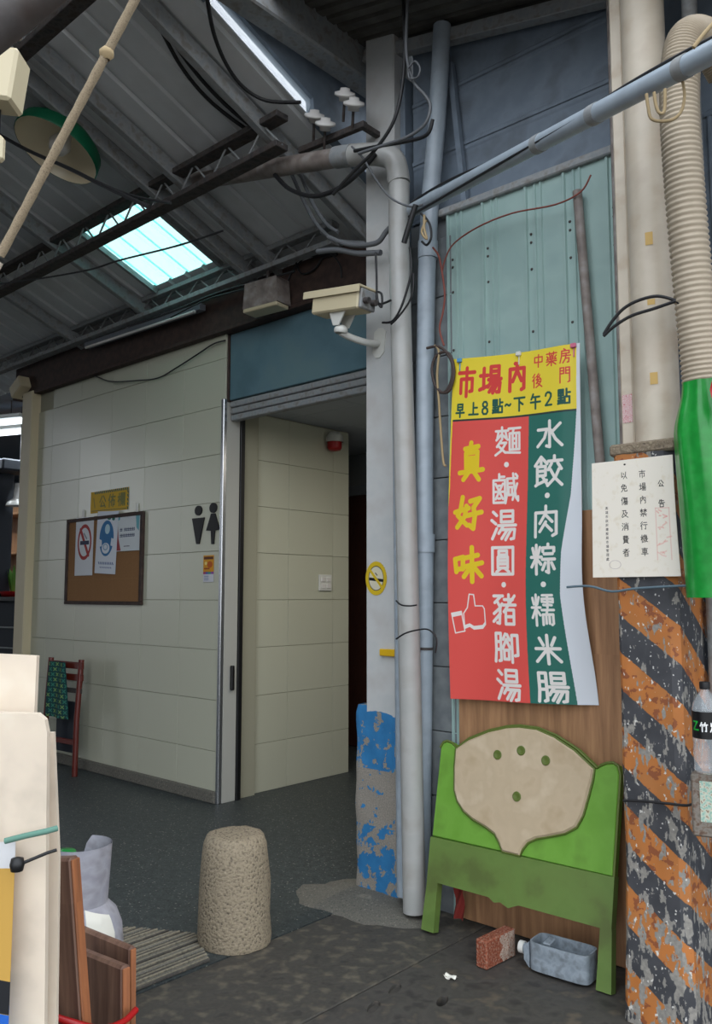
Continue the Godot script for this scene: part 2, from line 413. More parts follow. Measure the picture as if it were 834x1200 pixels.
func make_materials() -> void:
	mat.tile = [plain(Color(0.75, 0.75, 0.67), 0.24), plain(Color(0.745, 0.745, 0.665), 0.26), plain(Color(0.755, 0.755, 0.675), 0.22)]
	mat.grout = plain(Color(0.62, 0.61, 0.53), 0.9)
	mat.grey_tile = noisy([Color(0.40, 0.42, 0.43), Color(0.47, 0.49, 0.49)], 0.02, 0.6, 0.5, 0.0, 4, 41)
	mat.skirting = noisy([Color(0.28, 0.28, 0.265), Color(0.47, 0.455, 0.41), Color(0.36, 0.35, 0.325), Color(0.58, 0.56, 0.50)], 0.12, 0.6, 0.75, 0.0, 3, 3)
	mat.sheet = noisy([Color(0.83, 0.845, 0.845), Color(0.86, 0.87, 0.87), Color(0.82, 0.825, 0.82)], 0.012, 1.3, 0.5, 0.0, 4, 5)
	mat.dark_steel = noisy([Color(0.20, 0.19, 0.19), Color(0.30, 0.28, 0.27), Color(0.24, 0.20, 0.18)], 0.03, 0.5, 0.7, 0.0, 4, 6)
	mat.steel = noisy([Color(0.53, 0.55, 0.56), Color(0.58, 0.59, 0.59), Color(0.50, 0.49, 0.47)], 0.03, 0.6, 0.6, 0.0, 4, 7)
	mat.post_grey = noisy([Color(0.74, 0.75, 0.745), Color(0.765, 0.77, 0.76), Color(0.75, 0.75, 0.74), Color(0.73, 0.725, 0.71)], 0.012, 0.9, 0.5, 0.0, 5, 8)
	mat.lintel = noisy([Color(0.32, 0.44, 0.48), Color(0.37, 0.49, 0.53), Color(0.40, 0.51, 0.53)], 0.008, 1.4, 0.5, 0.0, 5, 9)
	mat.timber_dark = noisy([Color(0.20, 0.15, 0.13), Color(0.28, 0.21, 0.18)], 0.02, 0.5, 0.7, 0.0, 4, 10)
	mat.door_brown = noisy([Color(0.25, 0.15, 0.12), Color(0.31, 0.19, 0.15)], 0.02, 0.4, 0.5, 0.0, 4, 11, Vector3(4, 0.5, 4))
	mat.chrome = plain(Color(0.75, 0.76, 0.77), 0.25, 0.9)
	mat.black = plain(Color(0.06, 0.06, 0.065), 0.5)
	mat.white_paint = plain(Color(0.70, 0.70, 0.67), 0.55)
	mat.ceiling_panel = plain(Color(0.66, 0.68, 0.70), 0.7)
	mat.plaster = plain(Color(0.50, 0.52, 0.53), 0.85)
	mat.green_sheet = noisy([Color(0.58, 0.68, 0.66), Color(0.61, 0.71, 0.685), Color(0.56, 0.66, 0.645)], 0.01, 1.2, 0.5, 0.0, 4, 13)
	mat.upper_sheet = noisy([Color(0.42, 0.47, 0.52), Color(0.46, 0.51, 0.56), Color(0.40, 0.44, 0.48)], 0.015, 1.0, 0.6, 0.0, 4, 14)
	mat.awning = noisy([Color(0.28, 0.27, 0.25), Color(0.36, 0.35, 0.32)], 0.02, 0.8, 0.7, 0.0, 4, 15)
	mat.pipe_pale = noisy([Color(0.64, 0.645, 0.63), Color(0.67, 0.67, 0.655), Color(0.62, 0.61, 0.585)], 0.015, 0.9, 0.32, 0.0, 4, 16)
	mat.pipe_blue = noisy([Color(0.60, 0.65, 0.69), Color(0.64, 0.685, 0.72), Color(0.58, 0.62, 0.655)], 0.015, 0.7, 0.35, 0.0, 4, 17)
	mat.conduit = noisy([Color(0.44, 0.40, 0.38), Color(0.52, 0.48, 0.45), Color(0.60, 0.58, 0.56)], 0.02, 0.6, 0.6, 0.0, 4, 18)
	mat.beige_post = noisy([Color(0.77, 0.72, 0.645), Color(0.81, 0.765, 0.69), Color(0.79, 0.745, 0.67), Color(0.73, 0.66, 0.57)], 0.012, 0.8, 0.45, 0.0, 5, 19)
	mat.hose = noisy([Color(0.70, 0.645, 0.56), Color(0.74, 0.685, 0.60)], 0.03, 0.4, 0.55, 0.0, 3, 20)
	mat.cable = plain(Color(0.11, 0.11, 0.115), 0.5)
	mat.grey_cable = plain(Color(0.38, 0.39, 0.40), 0.5)
	mat.twine = plain(Color(0.66, 0.58, 0.44), 0.9)
	mat.red_wire = plain(Color(0.52, 0.27, 0.22), 0.6)
	mat.brown_cable = plain(Color(0.27, 0.22, 0.20), 0.6)
	mat.tie_wire = plain(Color(0.34, 0.42, 0.46), 0.5)
	mat.cream_metal = plain(Color(0.80, 0.75, 0.62), 0.45)
	mat.white_metal = plain(Color(0.82, 0.82, 0.79), 0.4)
	mat.concrete = noisy([Color(0.40, 0.36, 0.31), Color(0.56, 0.50, 0.42), Color(0.47, 0.42, 0.35), Color(0.62, 0.57, 0.48)], 0.05, 0.35, 0.9, 0.5, 5, 21)
	mat.bollard_stone = noisy([Color(0.30, 0.27, 0.23), Color(0.56, 0.51, 0.43), Color(0.62, 0.57, 0.48), Color(0.54, 0.49, 0.40), Color(0.74, 0.69, 0.60)], 0.12, 0.5, 0.9, 0.5, 4, 22)
	mat.brick = noisy([Color(0.47, 0.23, 0.16), Color(0.58, 0.31, 0.21), Color(0.62, 0.50, 0.43)], 0.05, 0.16, 0.9, 0.4, 4, 23)
	mat.plywood = grain(Color(0.69, 0.52, 0.37), Color(0.55, 0.40, 0.28), 24, 0.6)
	mat.plank = grain(Color(0.57, 0.44, 0.36), Color(0.40, 0.29, 0.24), 25, 0.55)
	mat.plank_edge = grain(Color(0.68, 0.43, 0.27), Color(0.50, 0.31, 0.20), 26, 0.55)
	mat.red_wood = plain(Color(0.38, 0.13, 0.09), 0.4)
	mat.green_vinyl = noisy([Color(0.41, 0.61, 0.21), Color(0.44, 0.64, 0.24), Color(0.40, 0.58, 0.21)], 0.012, 0.7, 0.45, 0.0, 4, 27)
	mat.olive_vinyl = noisy([Color(0.37, 0.47, 0.22), Color(0.395, 0.495, 0.24), Color(0.385, 0.475, 0.23), Color(0.35, 0.41, 0.205)], 0.012, 0.9, 0.5, 0.0, 5, 28)
	mat.olive_piping = plain(Color(0.36, 0.42, 0.17), 0.5)
	mat.cream_vinyl = noisy([Color(0.71, 0.63, 0.51), Color(0.76, 0.685, 0.57), Color(0.74, 0.665, 0.55), Color(0.79, 0.72, 0.61)], 0.012, 0.7, 0.45, 0.0, 4, 29)
	mat.cream_board = noisy([Color(0.80, 0.745, 0.67), Color(0.86, 0.80, 0.72), Color(0.88, 0.82, 0.735), Color(0.90, 0.85, 0.77)], 0.010, 0.8, 0.6, 0.0, 5, 30)
	mat.tank_grey = noisy([Color(0.60, 0.60, 0.64), Color(0.67, 0.67, 0.70), Color(0.56, 0.55, 0.57)], 0.02, 0.5, 0.5, 0.0, 4, 31)
	mat.paper = plain(Color(0.88, 0.87, 0.82), 0.8)
	mat.cork = noisy([Color(0.52, 0.37, 0.22), Color(0.60, 0.44, 0.28), Color(0.47, 0.33, 0.20)], 0.2, 0.3, 0.9, 0.0, 2, 32)
	mat.green_plastic = plain(Color(0.09, 0.52, 0.22), 0.3)
	mat.bag_plastic = noisy([Color(0.10, 0.52, 0.19), Color(0.14, 0.60, 0.24)], 0.02, 0.3, 0.28, 0.0, 3, 33)
	mat.red_plastic = plain(Color(0.66, 0.08, 0.09), 0.4)
	mat.jug_plastic = noisy([Color(0.50, 0.54, 0.57), Color(0.57, 0.61, 0.64), Color(0.45, 0.48, 0.50)], 0.02, 0.3, 0.4, 0.0, 4, 34)
	mat.yellow_paint = plain(Color(0.83, 0.66, 0.06), 0.5)
	mat.dark_hall = plain(Color(0.17, 0.19, 0.22), 0.7)
	mat.hall_grey = plain(Color(0.45, 0.47, 0.50), 0.7)
	mat.porcelain = plain(Color(0.86, 0.85, 0.83), 0.25)
	mat.mesh_green = plain(Color(0.02, 0.38, 0.25), 0.5)
	mat.leaf = plain(Color(0.36, 0.56, 0.20), 0.6)
	mat.rusty_box = noisy([Color(0.42, 0.39, 0.35), Color(0.50, 0.47, 0.43), Color(0.36, 0.27, 0.21)], 0.03, 0.2, 0.6, 0.0, 4, 35)
	mat.terrazzo = terrazzo()
	mat.street = noisy([Color(0.235, 0.225, 0.21), Color(0.30, 0.285, 0.26), Color(0.265, 0.255, 0.235), Color(0.33, 0.31, 0.275), Color(0.40, 0.375, 0.325)], 0.045, 1.1, 0.7, 0.4, 6, 36)
	mat.street_dark = noisy([Color(0.22, 0.21, 0.20), Color(0.30, 0.285, 0.265), Color(0.26, 0.25, 0.235), Color(0.37, 0.335, 0.29)], 0.035, 1.2, 0.65, 0.4, 6, 37)
	mat.ribbed = noisy([Color(0.42, 0.40, 0.35), Color(0.56, 0.53, 0.45), Color(0.48, 0.45, 0.39)], 0.03, 0.4, 0.8, 0.0, 4, 38)
	var sky_panel := plain(Color(0.42, 0.90, 0.84), 0.5)
	sky_panel.backlight_enabled = true
	sky_panel.backlight = Color(0.55, 1.0, 0.95)
	sky_panel.albedo_color.a = 0.48
	sky_panel.transparency = BaseMaterial3D.TRANSPARENCY_ALPHA
	mat.skylight = sky_panel
	var strip := plain(Color(0.80, 0.86, 0.88), 0.5)
	strip.backlight_enabled = true
	strip.backlight = Color(0.70, 0.72, 0.74)
	strip.albedo_color.a = 0.5
	strip.transparency = BaseMaterial3D.TRANSPARENCY_ALPHA
	mat.pale_strip = strip
	var clear := plain(Color(0.92, 0.95, 0.96, 0.18), 0.06)
	clear.transparency = BaseMaterial3D.TRANSPARENCY_ALPHA
	mat.clear_plastic = clear
	var tube := plain(Color(0.95, 0.97, 1.0), 0.4)
	tube.emission_enabled = true
	tube.emission = Color(0.93, 0.97, 1.0)
	tube.emission_energy_multiplier = 2.2
	mat.lit_tube = tube

func grain(a: Color, b: Color, sd: int, rough: float) -> StandardMaterial3D:
	# wood grain running along the thing's own height
	var fn := noise(0.035, sd, 5)
	var im := blank(256, 256, a)
	for y in 256:
		for x in 256:
			var k := 0.5 + 0.9 * fn.get_noise_2d(x * 1.6, y * 0.10) + 0.25 * fn.get_noise_2d(x * 9.0, y * 0.5)
			im.set_pixel(x, y, a.lerp(b, clampf(k, 0, 1)))
	var m := printed(im, rough)
	m.texture_repeat = true
	m.uv1_triplanar = true
	m.uv1_scale = Vector3.ONE * 1.6
	return m

func terrazzo() -> StandardMaterial3D:
	# stone chips scattered in a dark green-grey binder
	var fn := noise(0.02, 51, 4)
	var im := blank(768, 768, Color.BLACK)
	for y in 768:
		for x in 768:
			var k := fn.get_noise_2d(x, y)
			im.set_pixel(x, y, Color(0.205, 0.23, 0.235).lerp(Color(0.255, 0.28, 0.28), clampf(0.5 + k, 0, 1)))
	rng.seed = 77
	for i in 5200:
		var c := Vector2(rng.randf() * 768, rng.randf() * 768)
		var r := rng.randf_range(1.2, 4.2)
		var pick := rng.randf()
		var col := Color(0.31, 0.335, 0.33) if pick < 0.55 else (Color(0.14, 0.155, 0.165) if pick < 0.92 else Color(0.56, 0.56, 0.52))
		ellipse(im, c, Vector2(r, r * rng.randf_range(0.6, 1.2)), col)
	var m := printed(im, 0.5)
	m.texture_repeat = true
	m.uv1_triplanar = true
	m.uv1_scale = Vector3.ONE / 0.9
	return m

func _ready() -> void:
	rng.seed = 5
	# ---------- camera, sky, exposure ----------
	var cam := Camera3D.new()
	cam.name = "camera"
	cam.fov = 62.95
	cam.near = 0.05
	cam.far = 200.0
	cam.position = Vector3(0, 1.5, 0)
	cam.rotation = Vector3(deg_to_rad(5.65), deg_to_rad(42.0), 0)
	add_child(cam)
	cam.current = true
	var sky_mat := ProceduralSkyMaterial.new()
	sky_mat.sky_top_color = Color(0.93, 0.96, 1.0)
	sky_mat.sky_horizon_color = Color(0.97, 0.98, 1.0)
	sky_mat.ground_bottom_color = Color(0.30, 0.29, 0.28)
	sky_mat.ground_horizon_color = Color(0.62, 0.62, 0.62)
	sky_mat.sky_energy_multiplier = 1.0
	var sky := Sky.new()
	sky.sky_material = sky_mat
	var env := Environment.new()
	env.background_mode = Environment.BG_SKY
	env.sky = sky
	env.background_energy_multiplier = 2.3
	env.tonemap_mode = Environment.TONE_MAPPER_LINEAR
	env.tonemap_exposure = 1.22
	env.sdfgi_enabled = true
	env.ssao_enabled = true
	env.ssil_enabled = true
	var we := WorldEnvironment.new()
	we.name = "environment"
	we.environment = env
	add_child(we)
	make_materials()
	build_ground()
	build_restroom_block()
	build_passage()
	build_right_wall()
	build_roof()
	build_market_hall()
	build_grey_post()
	build_striped_pillar()
	build_banner()
	build_headboard()
	build_wall_notices()
	build_pipes()
	build_bollard()
	build_foreground()
	build_fittings()
	build_small_things()
	build_cables()

# ---------- setting ----------
func build_ground() -> void:
	var f := thing("floor", "dark speckled terrazzo floor running out to a worn concrete street", "floor", Vector3.ZERO, 0, "", "structure")
	part(f, "terrazzo_slab", Geo.new().span(Vector3(-18, -0.2, -10), Vector3(-2.84, 0, 6)), mat.terrazzo)
	part(f, "concrete_strip", Geo.new().span(Vector3(-2.836, -0.2, -6.4), Vector3(-2.225, -0.002, 6), 0.004), mat.street)
	# street slab with the finger holes of a drain cover sunk into it
	var slab := CSGBox3D.new()
	slab.name = "street_slab"
	slab.size = Vector3(10.2, 0.2, 12.0)
	slab.position = Vector3(-2.215 + 5.1, -0.102, 0.0)
	slab.material = mat.street_dark
	f.add_child(slab, true)
	for h in [[-1.95, -2.645, 0.045, 0.12], [-2.14, -2.60, 0.05, 0.012], [-2.11, -2.44, 0.05, 0.012]]:
		var c := CSGCylinder3D.new()
		c.name = "drain_hole"
		c.operation = CSGShape3D.OPERATION_SUBTRACTION
		c.radius = 0.02
		c.height = 2.0 * h[3]
		c.sides = 12
		c.material = mat.street_dark
		c.scale = Vector3(1, 1, h[2] / 0.02)
		c.position = Vector3(h[0], 0.1, h[1]) - slab.position
		c.position.y = 0.1
		c.rotation.y = 0.35
		slab.add_child(c, true)
	# low mound of rough terrazzo where the floor meets the grey post
	part(f, "kerb_mound", Geo.new().surf(36, 8, func(u: float, v: float):
		var a := u * TAU
		var edge := 1.0 + 0.10 * sin(a * 3.0 + 0.6) + 0.05 * sin(a * 7.0) + 0.03 * sin(a * 13.0)
		return Vector3(-2.84 + cos(a) * 0.40 * edge * v, 0.024 * (1.0 - v * v * v) - 0.004, -3.22 + sin(a) * 0.27 * edge * v)), mat.skirting)
	var r := Geo.new().box(Vector3.ZERO, Vector3(0.009, 0.014, 1.0), 0.003).mesh()
	for i in 36:
		var x := -3.40 + 0.0155 * i
		var z_far := lerpf(-2.24, -2.40, clampf((x + 3.4) / 0.28, 0, 1)) if x < -3.12 else lerpf(-2.40, -2.27, (x + 3.12) / 0.27)
		var o := piece(f, "ramp_rib", r, [mat.ribbed, mat.street, mat.ribbed, mat.skirting][(i * 7) % 4], Vector3(x, 0.004 + 0.002 * (i % 3), (z_far - 1.75) / 2.0))
		o.scale.z = absf(z_far + 1.75)
	solo("paper_scrap", "tiny crumpled paper scrap lying on the street beside the drain", "litter", Geo.new().surf(4, 4, func(u: float, v: float): return Vector3(-2.06 + 0.05 * u, 0.004 + 0.012 * sin(u * 7 + v * 5) * sin(v * 4), -2.83 + 0.03 * v)), mat.paper)

func tiled(parent: Node3D, origin: Vector3, along: Vector3, out: Vector3, cols: int, rows: int, tw: float, th: float, first_w := 0.0, mats: Array = []) -> void:
	# tiles set one by one; origin is the lower corner, along runs sideways
	var shared := Geo.new().box(Vector3.ZERO, Vector3(tw - 0.0025, th - 0.003, 0.014), 0.001).mesh()
	for c in cols:
		for r in rows:
			var at := origin + along * (tw * (c + 0.5)) + Vector3.UP * th * (r + 0.5) - out * 0.007
			at += out * rng.randf_range(-0.0008, 0.0008)
			piece(parent, "tile", shared, mats[rng.randi() % mats.size()], at, Basis(along, Vector3.UP, along.cross(Vector3.UP)))

func build_restroom_block() -> void:
	var w := thing("wall_left", "cream tiled front wall of the restroom block", "wall", Vector3.ZERO, 0, "", "structure")
	part(w, "core", Geo.new().span(Vector3(-7.75, 0, -4.30), Vector3(-4.90, 3.5, -3.953)), mat.grout)
	tiled(w, Vector3(-4.87 - 0.52 * 5, 0.0, -3.94), Vector3.RIGHT, Vector3.BACK, 5, 9, 0.52, 0.365, 0, mat.tile)
	var cut := Geo.new().box(Vector3.ZERO, Vector3(0.5175, 0.212, 0.014), 0.001).mesh()
	for c in 5: piece(w, "tile", cut, mat.tile[c % 3], Vector3(-4.87 - 0.52 * (c + 0.5), 3.393, -3.947))
	var slim := Geo.new().box(Vector3.ZERO, Vector3(0.2775, 0.362, 0.014), 0.001).mesh()
	for r in 9: piece(w, "tile", slim, mat.tile[r % 3], Vector3(-7.61, 0.365 * (r + 0.5), -3.947))
	solo("baseboard_left", "speckled grey skirting at the foot of the tiled wall", "baseboard", Geo.new().span(Vector3(-7.75, 0, -3.945), Vector3(-4.90, 0.085, -3.915), 0.006), mat.skirting, "", "structure")
	solo("trim_1", "pale square post closing the far end of the tiled wall", "post", Geo.new().span(Vector3(-7.95, 0, -4.1), Vector3(-7.75, 3.5, -3.86), 0.01), mat.cream_metal, "", "structure")
	var t := thing("trim_2", "chrome and white door jamb at the restroom corner", "jamb", Vector3.ZERO, 0, "", "structure")
	part(t, "chrome_angle", Geo.new().span(Vector3(-4.902, 0, -3.96), Vector3(-4.868, 2.97, -3.925), 0.004), mat.chrome)
	part(t, "white_jamb", Geo.new().span(Vector3(-4.945, 0, -4.09), Vector3(-4.872, 2.97, -3.962), 0.004), mat.white_paint)
	part(t, "shutter_track", Geo.new().span(Vector3(-4.945, 0, -4.135), Vector3(-4.862, 2.97, -4.092), 0.004), mat.black)
	part(t, "latch", Geo.new().span(Vector3(-4.872, 0.80, -4.05), Vector3(-4.845, 0.98, -4.02), 0.006), mat.black)
	var b := thing("beam", "dark brown fascia beam above the tiled wall and doorway", "beam", Vector3.ZERO, 0, "", "structure")
	part(b, "fascia", Geo.new().span(Vector3(-8.2, 3.5, -4.10), Vector3(-2.9, 3.80, -3.90), 0.01), mat.timber_dark)
	part(b, "lower_flange", Geo.new().span(Vector3(-8.2, 3.47, -4.10), Vector3(-2.9, 3.50, -3.88), 0.004), mat.timber_dark)

func build_passage() -> void:
	var w := thing("wall_inner", "cream tiled side wall leading into the restroom passage", "wall", Vector3.ZERO, 0, "", "structure")
	part(w, "core", Geo.new().span(Vector3(-5.10, 0, -5.38), Vector3(-4.944, 2.93, -4.10)), mat.grout)
	tiled(w, Vector3(-4.93, 0.0, -4.14), Vector3.FORWARD, Vector3.RIGHT, 2, 8, 0.52, 0.365, 0, mat.tile)
	var slim := Geo.new().box(Vector3.ZERO, Vector3(0.1975, 0.362, 0.014), 0.001).mesh()
	for r in 8: piece(w, "tile", slim, mat.tile[r % 3], Vector3(-4.937, 0.365 * (r + 0.5), -5.28), Basis(Vector3.FORWARD, Vector3.UP, Vector3.RIGHT))
	solo("wall_back", "dim grey back wall at the end of the passage", "wall", Geo.new().span(Vector3(-9, 0, -6.5), Vector3(-2.4, 3.5, -6.3)), mat.plaster, "", "structure")
	solo("wall_side", "grey wall closing the restroom block behind the tiles", "wall", Geo.new().span(Vector3(-7.95, 0, -6.3), Vector3(-7.75, 3.5, -4.1)), mat.plaster, "", "structure")
	solo("wall_passage", "grey wall on the pipe side of the passage", "wall", Geo.new().span(Vector3(-2.78, 0, -6.3), Vector3(-2.60, 3.5, -3.56)), mat.plaster, "", "structure")
	var d := thing("door_1", "dark brown door at the back of the passage", "door", Vector3.ZERO, 0, "", "structure")
	part(d, "leaf", Geo.new().span(Vector3(-6.2, 0.01, -6.30), Vector3(-4.9, 2.50, -6.26), 0.006), mat.door_brown)
	part(d, "header", Geo.new().span(Vector3(-6.3, 2.50, -6.30), Vector3(-4.8, 2.60, -6.24), 0.006), mat.hall_grey)
	var c := thing("ceiling", "pale grey panelled ceiling of the passage", "ceiling", Vector3.ZERO, 0, "", "structure")
	part(c, "deck", Geo.new().span(Vector3(-7.75, 2.95, -6.3), Vector3(-2.78, 3.1, -4.06)), mat.plaster)
	var pan := Geo.new().box(Vector3.ZERO, Vector3(0.595, 0.02, 0.552), 0.003).mesh()
	for i in 6:
		for k in 4: piece(c, "panel", pan, mat.ceiling_panel, Vector3(-5.93 + 0.6 * (i + 0.5), 2.94, -6.3 + 0.558 * (k + 0.5)))
	# tube light on the passage ceiling, hidden from the street by the pipe-side wall
	var pl := thing("passage_light", "fluorescent tube light on the passage ceiling behind the grey post", "lamp", Vector3(-3.12, 2.86, -4.75), PI / 2)
	part(pl, "housing", Geo.new().box(Vector3(0, 0.045, 0), Vector3(1.0, 0.05, 0.12), 0.006), mat.white_metal)
	part(pl, "tube", Geo.new().rod(Vector3(-0.46, 0, 0), Vector3(0.46, 0, 0), 0.018, 10), mat.lit_tube)
	var glow := AreaLight3D.new()
	glow.name = "tube_glow"
	glow.area_size = Vector2(0.92, 0.036)
	glow.light_energy = 1.6
	glow.light_color = Color(1.0, 0.95, 0.87)
	glow.shadow_enabled = true
	glow.position = Vector3(0, -0.03, 0)
	glow.rotation.x = -PI / 2
	pl.add_child(glow)
	var l := thing("lintel", "teal painted sign board above the doorway", "sign board", Vector3.ZERO, 0, "", "structure")
	part(l, "board", Geo.new().span(Vector3(-4.86, 2.96, -4.02), Vector3(-2.86, 3.47, -3.97), 0.006), mat.lintel)
	part(l, "frame_edge", Geo.new().span(Vector3(-4.90, 2.95, -4.03), Vector3(-4.86, 3.47, -3.955), 0.004), mat.timber_dark)
	var s := thing("shutter_housing", "grey slatted roller shutter box under the teal board", "shutter", Vector3.ZERO, 0, "", "structure")
	for i in 3: part(s, "slat", Geo.new().span(Vector3(-4.86, 2.805 + 0.05 * i, -4.045 + 0.012 * i), Vector3(-2.8, 2.85 + 0.05 * i, -3.985 + 0.006 * i), 0.006), mat.steel)

func build_right_wall() -> void:
	var w := thing("wall_right", "wall of grey tiles and pale green ribbed metal sheets", "wall", Vector3.ZERO, 0, "", "structure")
	part(w, "core", Geo.new().span(Vector3(-2.665, 0, -3.56), Vector3(0.8, 3.45, -3.40)), mat.plaster)
	var gt := Geo.new().box(Vector3.ZERO, Vector3(0.28, 0.306, 0.014), 0.002).mesh()
	for r in 11: piece(w, "tile", gt, mat.grey_tile, Vector3(-2.525, -0.095 + 0.311 * (r + 0.5), -3.375))
	# ribbed sheets, one beside the next
	var xs := [-2.405, -2.195, -1.955, -1.755, -1.545, -1.335, -1.10, -0.86, -0.62]
	for i in xs.size() - 1:
		var wd: float = xs[i + 1] - xs[i]
		var prof := [Vector2(0, 0.012), Vector2(0.010, 0.012), Vector2(0.014, 0), Vector2(0.045, 0), Vector2(0.049, 0.008), Vector2(0.057, 0.008), Vector2(0.061, 0), Vector2(0.076, 0), Vector2(0.080, 0.008), Vector2(0.088, 0.008), Vector2(0.092, 0), Vector2(wd + 0.006, 0)]
		part(w, "sheet_panel", Geo.new().rib_sheet(prof, Vector3(xs[i], 0.0, -3.372 + 0.0015 * (i % 2)), Vector3(xs[i], 3.44, -3.372 + 0.0015 * (i % 2)), Vector3.RIGHT, Vector3.BACK, 0.003), mat.green_sheet if i < 5 else mat.upper_sheet)
	var rv := Geo.new().lathe([Vector2(0.007, 0), Vector2(0.005, 0.004), Vector2(0.0001, 0.005)], 8, Vector3.ZERO, Basis(Vector3.RIGHT, Vector3.BACK, Vector3.DOWN)).mesh()
	for i in 5:
		for y in [2.72, 3.02, 3.15, 3.19]: piece(w, "screw", rv, mat.dark_steel, Vector3(xs[i] + 0.03, y, -3.37))
	part(w, "top_trim", Geo.new().span(Vector3(-2.45, 3.43, -3.40), Vector3(-1.38, 3.47, -3.345), 0.006), mat.steel)
	var u := thing("wall_upper", "dark blue-grey horizontally ribbed cladding above the green sheets", "wall", Vector3.ZERO, 0, "", "structure")
	var up_prof := [Vector2(0, 0.010), Vector2(0.02, 0.010), Vector2(0.03, 0), Vector2(0.30, 0), Vector2(0.31, 0.004), Vector2(0.33, 0.004)]
	for k in 4: part(u, "sheet_panel", Geo.new().rib_sheet(up_prof, Vector3(-2.66, 3.47 + 0.33 * k, -3.42), Vector3(0.8, 3.47 + 0.33 * k, -3.42), Vector3.UP, Vector3.BACK, 0.003), mat.upper_sheet)
	part(u, "core", Geo.new().span(Vector3(-2.66, 3.46, -3.56), Vector3(0.8, 4.95, -3.43)), mat.plaster)
	part(u, "angle_brace", Geo.new().bar(Vector3(-2.30, 3.47, -3.38), Vector3(-2.38, 4.25, -3.38), 0.03, 0.03), mat.upper_sheet)
	solo("plywood_board", "large brown plywood sheet leaning behind the green headboard", "board", Geo.new().span(Vector3(-2.352, 0.005, -3.357), Vector3(-1.41, 1.865, -3.344), 0.002), mat.plywood)
	# lean-to awning that slopes down to the right
	var a := thing("awning", "dark corrugated lean-to roof over the metal wall", "roof", Vector3.ZERO, 0, "", "structure")
	var dirx := Vector3(1, -0.25, 0).normalized()
	var upx := Vector3(0.25, 1, 0).normalized()
	for k in 2:
		var z0 := -3.44 + 0.42 * k
		var pr := []
		for q in 5:
			var zz := 0.084 * q
			pr.append_array([Vector2(zz, 0), Vector2(zz + 0.05, 0), Vector2(zz + 0.058, 0.018), Vector2(zz + 0.076, 0.018)])
		pr.append(Vector2(0.425, 0))
		part(a, "roof_sheet", Geo.new().rib_sheet(pr, Vector3(-3.02, 4.62, z0), Vector3(-3.02, 4.62, z0) + dirx * 4.2, Vector3.BACK, upx), mat.awning)
	part(a, "rake_beam", Geo.new().bar(Vector3(-2.95, 4.53, -3.36), Vector3(0.8, 3.59, -3.36), 0.06, 0.07, 0.004), mat.steel)
	part(a, "edge_beam", Geo.new().span(Vector3(-3.10, 4.42, -4.0), Vector3(-2.96, 4.66, -1.7), 0.01), mat.steel)
	part(a, "purlin", Geo.new().bar(Vector3(-2.95, 4.54, -2.66), Vector3(0.8, 3.60, -2.66), 0.05, 0.07, 0.004), mat.dark_steel)

